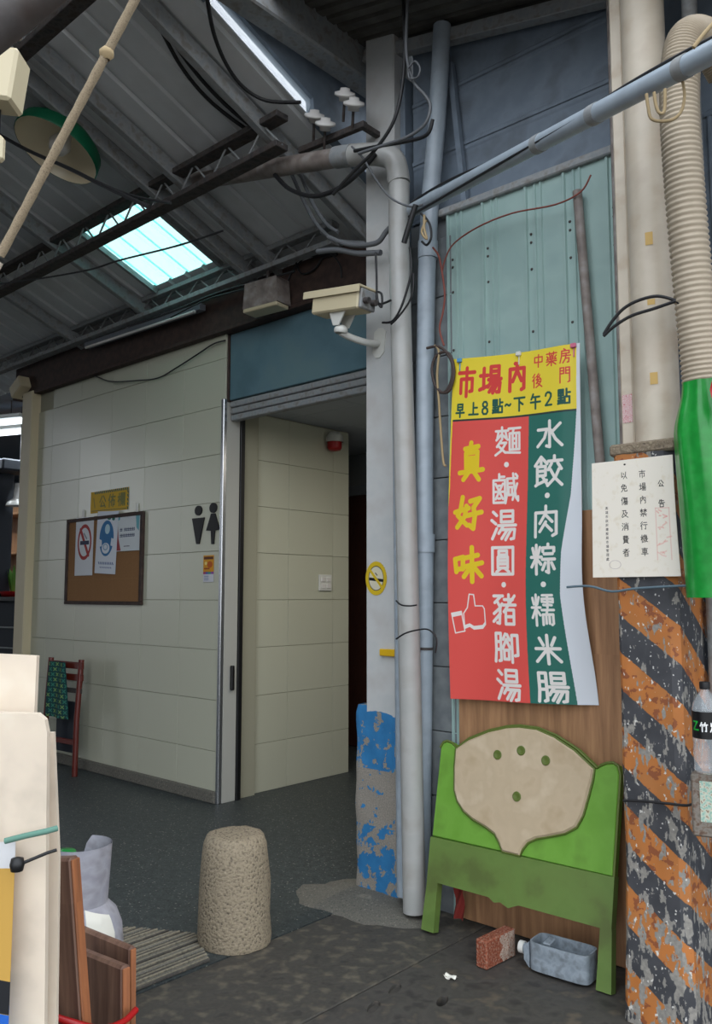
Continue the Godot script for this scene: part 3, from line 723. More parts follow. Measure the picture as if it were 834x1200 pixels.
func build_roof() -> void:
	var rf := thing("roof", "grey corrugated metal roof sloping down over the restroom block", "roof", Vector3.ZERO, 0, "", "structure")
	var edges := [-3.19, -3.88]
	while edges[-1] > -15.5: edges.append(edges[-1] - 0.84)
	var upn := Vector3(0, 1, -ROOF_SLOPE).normalized()
	var z_top := 0.15
	for i in edges.size() - 1:
		var x1: float = edges[i]
		var x0: float = edges[i + 1]
		var wd := x1 - x0
		var prof := []
		var q := 0.0
		while q < wd - 0.05:
			prof.append_array([Vector2(q, 0.0), Vector2(q + 0.012, 0.022), Vector2(q + 0.040, 0.022), Vector2(q + 0.052, 0.0)])
			q += 0.21
		prof.append(Vector2(wd + 0.004, 0.0))
		var runs := [[z_top, -2.05], [-2.0, -4.2]]
		if i == 2: runs = [[z_top, -2.05], [-2.0, -3.075], [-3.735, -4.2]]
		for r in runs:
			var drop := 0.012 if r[1] < -2.5 else 0.0
			var a := Vector3(x0, roof_y(r[0]) - drop, r[0])
			var b := Vector3(x0, roof_y(r[1] - 0.04) - drop, r[1] - 0.04)
			part(rf, "roof_sheet", Geo.new().rib_sheet(prof, a, b, Vector3.RIGHT, upn), mat.sheet)
		if i == 2:
			part(rf, "skylight", Geo.new().rib_sheet(prof, Vector3(x0, roof_y(-3.05) - 0.014, -3.05), Vector3(x0, roof_y(-3.76) - 0.014, -3.76), Vector3.RIGHT, upn, 0.002), mat.skylight, "translucent teal skylight panel")
			for s in [x0 + 0.01, x1 - 0.01]: part(rf, "skylight_curb", Geo.new().bar(Vector3(s, roof_y(-3.05) - 0.03, -3.05), Vector3(s, roof_y(-3.77) - 0.03, -3.77), 0.03, 0.04), mat.steel)
	part(rf, "pale_strip", Geo.new().bar(Vector3(-3.16, roof_y(-2.41) + 0.008, -2.41), Vector3(-3.16, roof_y(-3.12) + 0.008, -3.12), 0.012, 0.09), mat.pale_strip, "pale translucent strip along the roof edge")
	for x in [-4.50, -4.24, -5.78, -6.9, -3.42]:
		var rr := Geo.new()
		var za := -0.2 if x < -3.5 else -2.0
		rr.bar(Vector3(x, roof_y(za) - 0.10, za), Vector3(x, roof_y(-4.05) - 0.10, -4.05), 0.055, 0.10, 0.006)
		part(rf, "rafter", rr, mat.steel)
	# lattice trusses across the slope
	for tr in [[-3.0, 4.15, 3.975, -3.25, -11.0, 0.045], [-3.80, 3.905, 3.78, -3.6, -9.0, 0.035], [-1.92, 4.56, 4.36, -3.2, -8.0, 0.04]]:
		var z: float = tr[0]
		var t := Geo.new()
		for y in [tr[1], tr[2]]: t.span(Vector3(tr[4], y - 0.018, z - tr[5]), Vector3(tr[3], y + 0.018, z + tr[5]), 0.003)
		part(rf, "truss_chord", t, mat.dark_steel if z > -3.5 else mat.steel)
		var step := 0.16
		var n := int((tr[3] - tr[4]) / step)
		for k in mini(n, 44):
			var xa: float = tr[3] - step * k
			var lo := Vector3(xa, tr[2], z); var hi := Vector3(xa - step, tr[1], z)
			if k % 2: lo.y = tr[1]; hi.y = tr[2]
			part(rf, "truss_web", Geo.new().rod(lo, hi, 0.007, 5), mat.steel)
	# wall of the neighbouring loft that shows past the roof edge
	var gb := Geo.new()
	var gpts := [[-0.15, roof_y(0.15) - 0.04], [2.40, roof_y(-2.40) - 0.04], [2.41, roof_y(-2.41) + 0.05], [3.12, roof_y(-3.12) + 0.05], [3.13, roof_y(-3.13) - 0.04], [4.2, roof_y(-4.2) - 0.04], [4.2, 6.2], [-0.15, 6.2]]
	gb.prism(outline(gpts), 0.0, 0.06, Transform3D(Basis(Vector3.FORWARD, Vector3.UP, Vector3.RIGHT), Vector3(-3.19, 0, 0)))
	solo("wall_gable", "blue-grey cladding rising above the open edge of the roof", "wall", gb, mat.upper_sheet, "", "structure")
	# the hall roof falls away again behind the ridge, down to a closed front
	solo("roof_front", "front slope of the market roof beyond the ridge", "roof", Geo.new().bar(Vector3(-9.6, roof_y(0.15) + 0.02, 0.13), Vector3(-9.6, 3.7, 5.2), 12.9, 0.05), mat.sheet, "", "structure")
	solo("wall_front", "dim front wall of the market hall", "wall", Geo.new().span(Vector3(-18, 0, 5.0), Vector3(-3.2, 3.8, 5.2)), mat.hall_grey, "", "structure")
	solo("wall_front_side", "dim side wall of the market hall toward the street", "wall", Geo.new().span(Vector3(-3.3, 0, 0.9), Vector3(-3.15, 5.2, 5.0)), mat.hall_grey, "", "structure")
	solo("wall_loft", "blue-grey loft wall above the edge of the roof", "wall", Geo.new().span(Vector3(-3.3, 3.8, -4.5), Vector3(-2.4, 6.0, -4.3)), mat.upper_sheet, "", "structure")

func build_market_hall() -> void:
	solo("wall_far", "grey far wall of the market hall", "wall", Geo.new().span(Vector3(-18, 0, -9.6), Vector3(-7.7, 5, -9.4)), mat.hall_grey, "", "structure")
	solo("wall_end", "dim end wall of the market hall", "wall", Geo.new().span(Vector3(-18.2, 0, -9.6), Vector3(-18, 6, 2)), mat.hall_grey, "", "structure")
	solo("ceiling_hall", "grey metal ceiling of the market hall behind the restrooms", "ceiling", Geo.new().span(Vector3(-18, 4.0, -9.6), Vector3(-7.7, 4.1, -4.1)), mat.hall_grey, "", "structure")
	for k in 2:
		var z := -4.75 - 0.55 * k
		var l := thing("fluorescent_light", ["bright fluorescent tube light nearest the wall end", "second bright fluorescent tube light behind the first"][k], "lamp", Vector3(-10.9 + 0.15 * k, 3.72 - 0.02 * k, z), 0.35, "lit tubes in the market hall")
		part(l, "housing", Geo.new().box(Vector3(0, 0.06, 0), Vector3(1.5, 0.05, 0.22), 0.01), mat.white_metal)
		part(l, "tube", Geo.new().rod(Vector3(-0.72, 0, 0), Vector3(0.72, 0, 0), 0.035, 10), mat.lit_tube)
		for s in [-0.5, 0.5]: part(l, "hanger", Geo.new().rod(Vector3(s, 0.08, 0), Vector3(s, 0.30 + 0.02 * k, 0), 0.008, 6), mat.dark_steel)
		var lamp := AreaLight3D.new()
		lamp.name = "tube_glow"
		lamp.area_size = Vector2(1.4, 0.07)
		lamp.light_energy = 3.5
		lamp.light_color = Color(0.93, 0.97, 1.0)
		lamp.shadow_enabled = true
		lamp.position = Vector3(0, -0.045, 0)
		lamp.rotation.x = -PI / 2
		l.add_child(lamp)
	var col := thing("market_column", "dark blue-grey column in the market hall beyond the wall", "column", Vector3(-10.95, 0, -5.05))
	part(col, "shaft", Geo.new().span(Vector3(-0.14, 0.0, -0.14), Vector3(0.14, 3.3, 0.14), 0.02), mat.dark_hall)
	part(col, "capital", Geo.new().span(Vector3(-0.3, 3.1, -0.2), Vector3(0.5, 3.25, 0.2), 0.02), mat.dark_hall)
	var pd := thing("pendant_lamp", "small white bell pendant lamp beyond the wall end", "lamp", Vector3(-10.62, 2.66, -5.16))
	part(pd, "shade", Geo.new().lathe([Vector2(0.16, 0), Vector2(0.14, 0.05), Vector2(0.07, 0.10), Vector2(0.055, 0.26), Vector2(0.05, 0.30)], 16), mat.porcelain)
	part(pd, "cord", Geo.new().rod(Vector3(0, 0.30, 0), Vector3(0, 1.33, 0), 0.006, 5), mat.cable)
	var ct := thing("stall_counter", "dark market stall counter beyond the wall end", "counter", Vector3(-10.9, 0, -5.0), 0.2)
	part(ct, "worktop", Geo.new().span(Vector3(-1.2, 1.42, -0.4), Vector3(0.9, 1.47, 0.35), 0.006), mat.black)
	part(ct, "body", Geo.new().span(Vector3(-1.15, 0, -0.35), Vector3(0.85, 1.42, 0.28), 0.006), mat.dark_hall)
	for k in 3: part(ct, "rail", Geo.new().rod(Vector3(-1.15, 0.6 + 0.25 * k, 0.30), Vector3(0.85, 0.6 + 0.25 * k, 0.30), 0.012, 6), mat.steel)
	var tray := solo("red_tray", "round red tray on the stall counter", "tray", Geo.new().lathe([Vector2(0.001, 1.475), Vector2(0.17, 1.475), Vector2(0.20, 1.545), Vector2(0.19, 1.545), Vector2(0.16, 1.49), Vector2(0.001, 1.49)], 20, Vector3(-10.68, 0, -5.2)), mat.red_plastic)
	var gr := thing("leafy_greens", "bunch of pale green leafy vegetables in the red tray", "vegetable", Vector3(-10.70, 1.492, -5.18))
	rng.seed = 9
	for k in 14:
		var a := rng.randf() * TAU
		var ln := rng.randf_range(0.25, 0.4)
		part(gr, "leaf", Geo.new().surf(3, 5, func(u: float, v: float):
			var wd := 0.05 * sin(PI * clampf(v, 0, 1)) + 0.008
			var rad := 0.02 + 0.07 * v
			return Vector3(cos(a) * rad - sin(a) * (u - 0.5) * wd, ln * v, sin(a) * rad + cos(a) * (u - 0.5) * wd)), mat.leaf)
	var sh := thing("stall_shelf", "brown wooden stall shelf against the far hall wall", "shelf", Vector3(-12.2, 0, -6.2), 0.2)
	part(sh, "back_panel", Geo.new().span(Vector3(-0.9, 0, -0.05), Vector3(1.6, 3.0, 0), 0.004), mat.plywood)
	for k in 4: part(sh, "shelf_board", Geo.new().span(Vector3(-0.9, 0.9 + 0.6 * k, 0), Vector3(1.6, 0.93 + 0.6 * k, 0.35), 0.004), mat.plywood)

# ---------- posts and pillars ----------
func peeling_blue() -> Image:
	var im := blank(300, 920, Color.WHITE)
	var fa := noise(0.012, 61, 5)
	var fb := noise(0.05, 62, 4)
	for y in 920:
		var f := y / 920.0
		# how much of the paint has come off at this height, read from the photograph
		var thr := -0.30
		if f > 0.34 and f < 0.64: thr = 0.34
		elif f >= 0.64: thr = -0.10 + 0.1 * sin(f * 20.0)
		for x in 300:
			var edge := 0.28 if (x < 22 or x > 278) and f > 0.18 else 0.0
			var k := fa.get_noise_2d(x * 0.8, y * 0.8) + 0.28 * fb.get_noise_2d(x, y)
			if k < thr + edge:
				var g := 0.5 + 0.5 * fb.get_noise_2d(x * 2.0 + 300, y * 2.0)
				im.set_pixel(x, y, Color(0.46, 0.44, 0.41).lerp(Color(0.66, 0.63, 0.58), g))
			else:
				var g2 := 0.5 + 0.5 * fa.get_noise_2d(x + 900, y)
				im.set_pixel(x, y, Color(0.15, 0.42, 0.62).lerp(Color(0.20, 0.50, 0.71), g2))
	return im

func build_grey_post() -> void:
	var p := thing("support_post", "grey steel post on a peeling blue painted concrete base", "post")
	part(p, "shaft", Geo.new().span(Vector3(-2.912, 0.88, -3.50), Vector3(-2.708, 4.6, -3.31), 0.008), mat.post_grey)
	var m := printed(peeling_blue(), 0.6)
	m.uv1_offset = Vector3.ZERO
	var g := Geo.new()
	# concrete base: rough edges, faces unrolled so that the paint runs round the corner
	var foot := func(a: float, h: float) -> Vector3:
		var c := Vector2(0.145, 0.12)
		var dirs := [Vector2(-1, -1), Vector2(-1, 1), Vector2(1, 1), Vector2(1, -1), Vector2(-1, -1)]
		var k := int(floor(a)) % 4
		var q: Vector2 = dirs[k].lerp(dirs[k + 1], a - floor(a))
		q = Vector2(signf(q.x) * pow(absf(q.x), 1.0), q.y)
		var cut := clampf((absf(q.x) + absf(q.y) - 1.82) / 0.18, 0, 1)
		q *= 1.0 - 0.05 * cut
		var wob := 0.0025 * sin(h * 11.0 + a * 3.0) + 0.0015 * sin(h * 31.0 + a * 7.0)
		var top := 1.0 - 0.06 * clampf((h - 0.90) / 0.03, 0, 1)
		return Vector3(-2.845 + q.x * (c.x + wob) * top, h, -3.43 + q.y * (c.y + wob) * top)
	var faces := [[0, 1.0], [1, 0.0], [2, 1.0], [3, 0.5]]
	for f in faces:
		g.surf(8, 24, func(u: float, v: float): return foot.call(f[0] + clampf(u, 0.0, 0.9999), 0.93 * (1.0 - v)))
	g.surf(2, 2, func(u: float, v: float): return Vector3(-2.98 + 0.27 * u, 0.926, -3.54 + 0.22 * v))
	part(p, "concrete_base", g, m, "peeling bright blue concrete base")
	part(p, "side_channel", Geo.new().span(Vector3(-2.706, 0.95, -3.50), Vector3(-2.672, 4.3, -3.36), 0.004), mat.upper_sheet)
	solo("yellow_clip", "yellow painted pipe clip on the grey post", "clip", Geo.new().span(Vector3(-2.80, 1.190, -3.312), Vector3(-2.60, 1.225, -3.285), 0.004), mat.yellow_paint)
	# round no-smoking sticker
	var im := blank(256, 320, Color(0.80, 0.68, 0.10))
	ellipse(im, Vector2(128, 160), Vector2(92, 118), Color(0.25, 0.24, 0.2))
	ellipse(im, Vector2(128, 160), Vector2(86, 110), Color(0.80, 0.78, 0.68))
	fill_shape(im, PackedVector2Array([Vector2(45, 150), Vector2(212, 168), Vector2(212, 196), Vector2(45, 178)]), Color(0.06, 0.06, 0.06))
	stroke(im, Vector2(62, 90), Vector2(190, 236), 13, Color(0.80, 0.68, 0.10))
	stroke(im, Vector2(120, 110), Vector2(140, 130), 5, Color(0.2, 0.2, 0.18))
	var st := PackedVector2Array()
	for k in 28: st.append(Vector2(cos(TAU * k / 28) * 0.072, sin(TAU * k / 28) * 0.088))
	var sg := Geo.new().prism(st, 0, 0.002)
	for i in sg.t.size(): sg.t[i] = Vector2(sg.t[i].x / 0.144 + 0.5, sg.t[i].y / 0.176 + 0.5)
	var so := solo("round_sticker", "round yellow no-smoking sticker on the grey post", "sticker", sg, printed(im, 0.5))
	so.position = Vector3(-2.838, 1.585, -3.309)

func hazard_paint() -> Image:
	# black and orange bands worn down to grey concrete
	var im := blank(300, 1240, Color.WHITE)
	var fa := noise(0.010, 71, 5)
	var fb := noise(0.045, 72, 4)
	var fr := noise(0.016, 73, 5)
	for y in 1240:
		var h := 2.06 * (1.0 - y / 1240.0)
		for x in 300:
			var across := 0.5 * x / 300.0
			var ph := fposmod((h + across * 0.78 - 1.235) / 0.275 + 0.25 + 0.012 * fb.get_noise_2d(x, y), 1.0)
			var orange := ph < 0.5
			var c := Color(0.72, 0.43, 0.18) if orange else Color(0.20, 0.205, 0.22)
			var k := 0.5 + 0.5 * fa.get_noise_2d(x * 1.3, y * 1.3)
			c = c.lerp(Color(0.63, 0.42, 0.24) if orange else Color(0.30, 0.30, 0.31), k * 0.8)
			if orange and fr.get_noise_2d(x * 1.6, y * 1.6) > 0.27: c = c.lerp(Color(0.46, 0.24, 0.14), 0.7)
			var worn := 0.8 * fa.get_noise_2d(x * 2.2 + 500, y * 1.1) + 0.6 * fb.get_noise_2d(x * 1.8, y * 0.6)
			var limit := 0.40 - (0.16 if h > 0.5 and h < 1.05 else 0.0) - (0.26 if h < 0.46 else 0.0) - (0.08 if not orange else 0.0)
			if worn > limit: c = Color(0.45, 0.44, 0.42).lerp(Color(0.62, 0.60, 0.56), 0.5 + 0.5 * fb.get_noise_2d(x * 2, y * 2))
			if fb.get_noise_2d(x * 1.4 + 70, y * 0.9) > 0.50: c = Color(0.80, 0.79, 0.76)
			im.set_pixel(x, y, c)
	return im

func build_striped_pillar() -> void:
	var p := thing("striped_pillar", "concrete pillar painted in worn black and orange hazard stripes", "pillar")
	var m := printed(hazard_paint(), 0.65)
	m.texture_repeat = true
	var fn := noise(1.7, 81, 3)
	var g := Geo.new()
	# outline runs front face, cut corner, side face; slightly wider at the foot
	var ring := [Vector2(-1.372, -2.985), Vector2(-1.360, -2.975), Vector2(-1.178, -2.975), Vector2(-1.150, -3.00), Vector2(-1.145, -3.20), Vector2(-1.15, -3.30), Vector2(-1.372, -3.30), Vector2(-1.372, -2.985)]
	var dist := [0.0]
	for i in range(1, ring.size()): dist.append(dist[-1] + ring[i].distance_to(ring[i - 1]))
	for i in ring.size() - 1:
		var a: Vector2 = ring[i]; var b: Vector2 = ring[i + 1]
		var b0 := g.v.size()
		g.surf(6, 40, func(u: float, v: float):
			var h: float = 2.05 * (1.0 - v)
			var q := a.lerp(b, u)
			var grow := 0.022 * clampf((0.55 - h) / 0.55, 0, 1)
			q += Vector2(q.x + 1.26, q.y + 3.13).normalized() * (grow + 0.004 * fn.get_noise_2d(q.x * 6.0 + q.y * 9.0, h * 2.0))
			return Vector3(q.x, h, q.y))
		for k in range(b0, g.v.size()): g.t[k] = Vector2(lerpf(dist[i], dist[i + 1], g.t[k].x) / 0.5, g.t[k].y)
	part(p, "painted_shaft", g, m)
	part(p, "concrete_cap", Geo.new().span(Vector3(-1.385, 2.02, -3.31), Vector3(-1.135, 2.065, -2.97), 0.008), mat.concrete)
	var rp := solo("round_post", "tall round beige post standing on the striped pillar", "post", Geo.new().tube([Vector3(-1.232, 2.066, -3.07), Vector3(-1.235, 3.2, -3.07), Vector3(-1.238, 4.1, -3.07)], 0.082, 20), mat.beige_post)
	solo("flat_post", "flat brown-grey post behind the round beige post", "post", Geo.new().span(Vector3(-1.455, 0, -3.30), Vector3(-1.385, 4.05, -3.22), 0.006), mat.conduit)
	solo("square_post", "narrow beige square post beside the round beige post", "post", Geo.new().span(Vector3(-1.372, 2.068, -3.16), Vector3(-1.320, 4.0, -3.06), 0.006), mat.beige_post)
	solo("thin_pipe", "thin grey pipe between the round post and ribbed hose", "pipe", Geo.new().tube([Vector3(-1.105, 0.3, -3.22), Vector3(-1.105, 3.9, -3.22)], 0.03, 12), mat.steel)
	var tape := [[2.86, 0.05], [2.60, 0.022], [2.32, 0.045]]
	for k in 3:
		var ht: float = tape[k][0]
		solo("tape_scrap", ["upper yellowed tape scrap on the round beige post", "middle yellowed tape strip on the round beige post", "lower yellowed tape scrap on the round beige post"][k], "tape", Geo.new().surf(4, 2, func(u: float, v: float):
			var a: float = lerpf(1.12, 1.45, u)
			return Vector3(-1.233 + cos(a) * 0.0835, ht - tape[k][1] * v, -3.07 + sin(a) * 0.0835)), plain(Color(0.80, 0.66, 0.38), 0.6), "tape on the round post")
	solo("torn_sticker", "torn red and white sticker on the narrow beige square post", "sticker", Geo.new().span(Vector3(-1.365, 2.16, -3.0595), Vector3(-1.325, 2.27, -3.0575)), noisy([Color(0.72, 0.30, 0.32), Color(0.85, 0.83, 0.82), Color(0.80, 0.55, 0.55), Color(0.86, 0.84, 0.82)], 0.05, 0.12, 0.6, 0.0, 3, 98))
	# ribbed hose with a plastic bag over its end
	var hp := []; var hr := []
	var line := smooth_path([Vector3(-0.93, 3.42, -3.06), Vector3(-0.965, 3.50, -2.96), Vector3(-1.005, 3.46, -2.87), Vector3(-1.025, 3.25, -2.85), Vector3(-1.028, 2.95, -2.87), Vector3(-1.028, 2.6, -2.915), Vector3(-1.025, 2.27, -2.955), Vector3(-1.02, 2.02, -2.96)], 68)
	for i in line.size():
		hp.append(line[i]); hr.append(0.0655 + 0.0035 * sin(TAU * i / 4.0 + 0.4))
	solo("ribbed_hose", "beige ribbed duct hose hanging beside the round post", "hose", Geo.new().tube(hp, hr, 20), mat.hose)
	var bag := Geo.new().surf(40, 30, func(u: float, v: float):
		var a: float = u * TAU
		var h := 2.23 - 0.74 * v
		var open := 0.078 + 0.035 * smoothstep(0.0, 0.25, v)
		var fold := 1.0 + 0.05 * sin(a * 9.0 + v * 3.0) * (1.0 - v) + 0.04 * sin(a * 3.0 + 1.0)
		var flat := lerpf(1.0, 0.72, smoothstep(0.3, 1.0, v))
		return Vector3(-1.0 + cos(a) * open * fold + 0.02 * v, h, -2.925 + sin(a) * open * fold * flat))
	bag.poly(range(12).map(func(k): return Vector3(-0.98 + cos(TAU * k / 12) * 0.113, 1.49, -2.925 + sin(TAU * k / 12) * 0.081)), Vector3.DOWN)
	solo("green_bag", "green plastic bag pulled over the end of the ribbed hose", "bag", bag, mat.bag_plastic)
	solo("red_bag", "red plastic bag corner beside the green bag", "bag", Geo.new().surf(10, 8, func(u: float, v: float): return Vector3(-0.93 + 0.10 * u + 0.01 * sin(v * 9), 2.27 - 0.20 * v + 0.01 * sin(u * 8), -2.79 - 0.05 * u + 0.012 * sin(u * 9 + v * 4))), mat.red_plastic)
	# water bottle and box hung on the side of the pillar
	var bt := thing("water_bottle", "clear plastic water bottle with a black label beside the striped pillar", "bottle", Vector3(-1.022, 0.922, -2.855))
	part(bt, "body", Geo.new().lathe([Vector2(0.001, 0.0), Vector2(0.036, 0.0), Vector2(0.043, 0.01), Vector2(0.041, 0.03), Vector2(0.043, 0.045), Vector2(0.041, 0.06), Vector2(0.043, 0.075), Vector2(0.041, 0.09), Vector2(0.043, 0.11), Vector2(0.043, 0.20), Vector2(0.038, 0.225), Vector2(0.020, 0.255), Vector2(0.014, 0.262), Vector2(0.014, 0.27)], 24), mat.clear_plastic)
	part(bt, "cap", Geo.new().lathe([Vector2(0.015, 0.268), Vector2(0.0165, 0.270), Vector2(0.0165, 0.29), Vector2(0.014, 0.292), Vector2(0.0001, 0.292)], 18), mat.black)
	var li := blank(512, 160, Color(0.05, 0.05, 0.055))
	for r in 2:
		var ox := 256 * r
		for k in 3: glyph(li, ["竹", "炭", "水"][k], ox + 90 + 58 * k, 88, 52, 62, 4.0, Color(0.93, 0.93, 0.92))
		stroke(li, Vector2(ox + 18, 60), Vector2(ox + 50, 60), 5, Color(0.1, 0.62, 0.2))
		stroke(li, Vector2(ox + 48, 62), Vector2(ox + 20, 108), 5, Color(0.1, 0.62, 0.2))
		stroke(li, Vector2(ox + 20, 108), Vector2(ox + 56, 108), 5, Color(0.1, 0.62, 0.2))
	var lm := printed(li, 0.35)
	lm.texture_repeat = true
	var lg := Geo.new().lathe([Vector2(0.0438, 0.112), Vector2(0.0438, 0.198)], 28)
	for i in lg.t.size(): lg.t[i] = Vector2(-lg.t[i].x + 0.40, 1.0 - clampf(lg.t[i].y / 0.086, 0, 1))
	part(bt, "label", lg, lm, "black printed label")
	var bx := thing("wall_box", "small rusty metal box with a torn sticker under the water bottle", "box", Vector3(-1.035, 0.71, -2.88), 0.25)
	part(bx, "case", Geo.new().box(Vector3(0.02, 0.10, -0.02), Vector3(0.14, 0.20, 0.07), 0.006), mat.rusty_box)
	part(bx, "sticker", Geo.new().box(Vector3(0.025, 0.115, 0.016), Vector3(0.095, 0.13, 0.001)), noisy([Color(0.52, 0.66, 0.60), Color(0.62, 0.74, 0.68), Color(0.80, 0.78, 0.70), Color(0.50, 0.42, 0.34)], 0.03, 0.12, 0.6, 0, 4, 91))
	# printed notice on the pillar
	var w := thing("pillar_notice", "cream printed notice board fixed to the striped pillar", "notice", Vector3(-1.29, 1.785, -2.955), 0.0)
	var ni := blank(660, 860, Color(0.92, 0.89, 0.83))
	var nf := noise(0.01, 95, 4)
	for y in 860:
		for x in 660:
			var k := nf.get_noise_2d(x, y)
			if k > 0.25: ni.set_pixel(x, y, Color(0.92, 0.89, 0.83).lerp(Color(0.87, 0.82, 0.73), clampf((k - 0.25) * 1.5, 0, 1)))
	var ink := Color(0.20, 0.19, 0.18)
	glyph(ni, "公", 558, 198, 52, 56, 3.0, ink)
	glyph(ni, "告", 556, 340, 56, 60, 3.0, ink)
	for k in 7: glyph(ni, ["市", "場", "內", "禁", "行", "機", "車"][k], 416 - 1.2 * k, 116 + 94 * k, 58, 62, 2.6, ink)
	for k in 7: glyph(ni, ["以", "免", "傷", "及", "消", "費", "者"][k], 267, 114 + 94.5 * k, 58, 62, 2.6, ink)
	for k in 13: glyph(ni, ["高", "雄", "市", "政", "府", "建", "設", "局", "市", "場", "管", "理", "處"][k], 120, 348 + 31.5 * k, 24, 25, 1.1, Color(0.32, 0.30, 0.29))
	ellipse(ni, Vector2(178, 768), Vector2(46, 32), Color(0.66, 0.60, 0.60), 0.93)
	# faded red seal on the right
	for sgm in [[506, 372, 610, 376], [506, 372, 502, 740], [610, 376, 606, 742]]: stroke(ni, Vector2(sgm[0], sgm[1]), Vector2(sgm[2], sgm[3]), 4, Color(0.86, 0.58, 0.54), 0.35)
	for k in 4:
		for s in 5:
			var c := Vector2(556 + rng.randf_range(-34, 34), 420 + 88 * k + rng.randf_range(-30, 30))
			stroke(ni, c, c + Vector2(rng.randf_range(-34, 34), rng.randf_range(-22, 22)), 5, Color(0.88, 0.50, 0.46), 0.4 - 0.05 * k)
	ellipse(ni, Vector2(278, 34), Vector2(9, 7), Color(0.2, 0.17, 0.14))
	var nm := printed(ni, 0.6)
	var curl := func(u: float, v: float, back: float) -> Vector3:
		return Vector3(lerpf(-0.160 - 0.008 * v, 0.150 + 0.014 * v, u), 0.215 - 0.435 * v + 0.0 * u, -0.004 + 0.010 * maxf(0.0, u - 0.78) * 3.0 * sin(v * PI) - back)
	part(w, "printed_face", Geo.new().surf(16, 16, func(u: float, v: float): return curl.call(u, v, 0.0)), nm)
	part(w, "backing", Geo.new().surf(16, 16, func(u: float, v: float): return curl.call(1.0 - u, v, 0.004)), mat.cream_board)

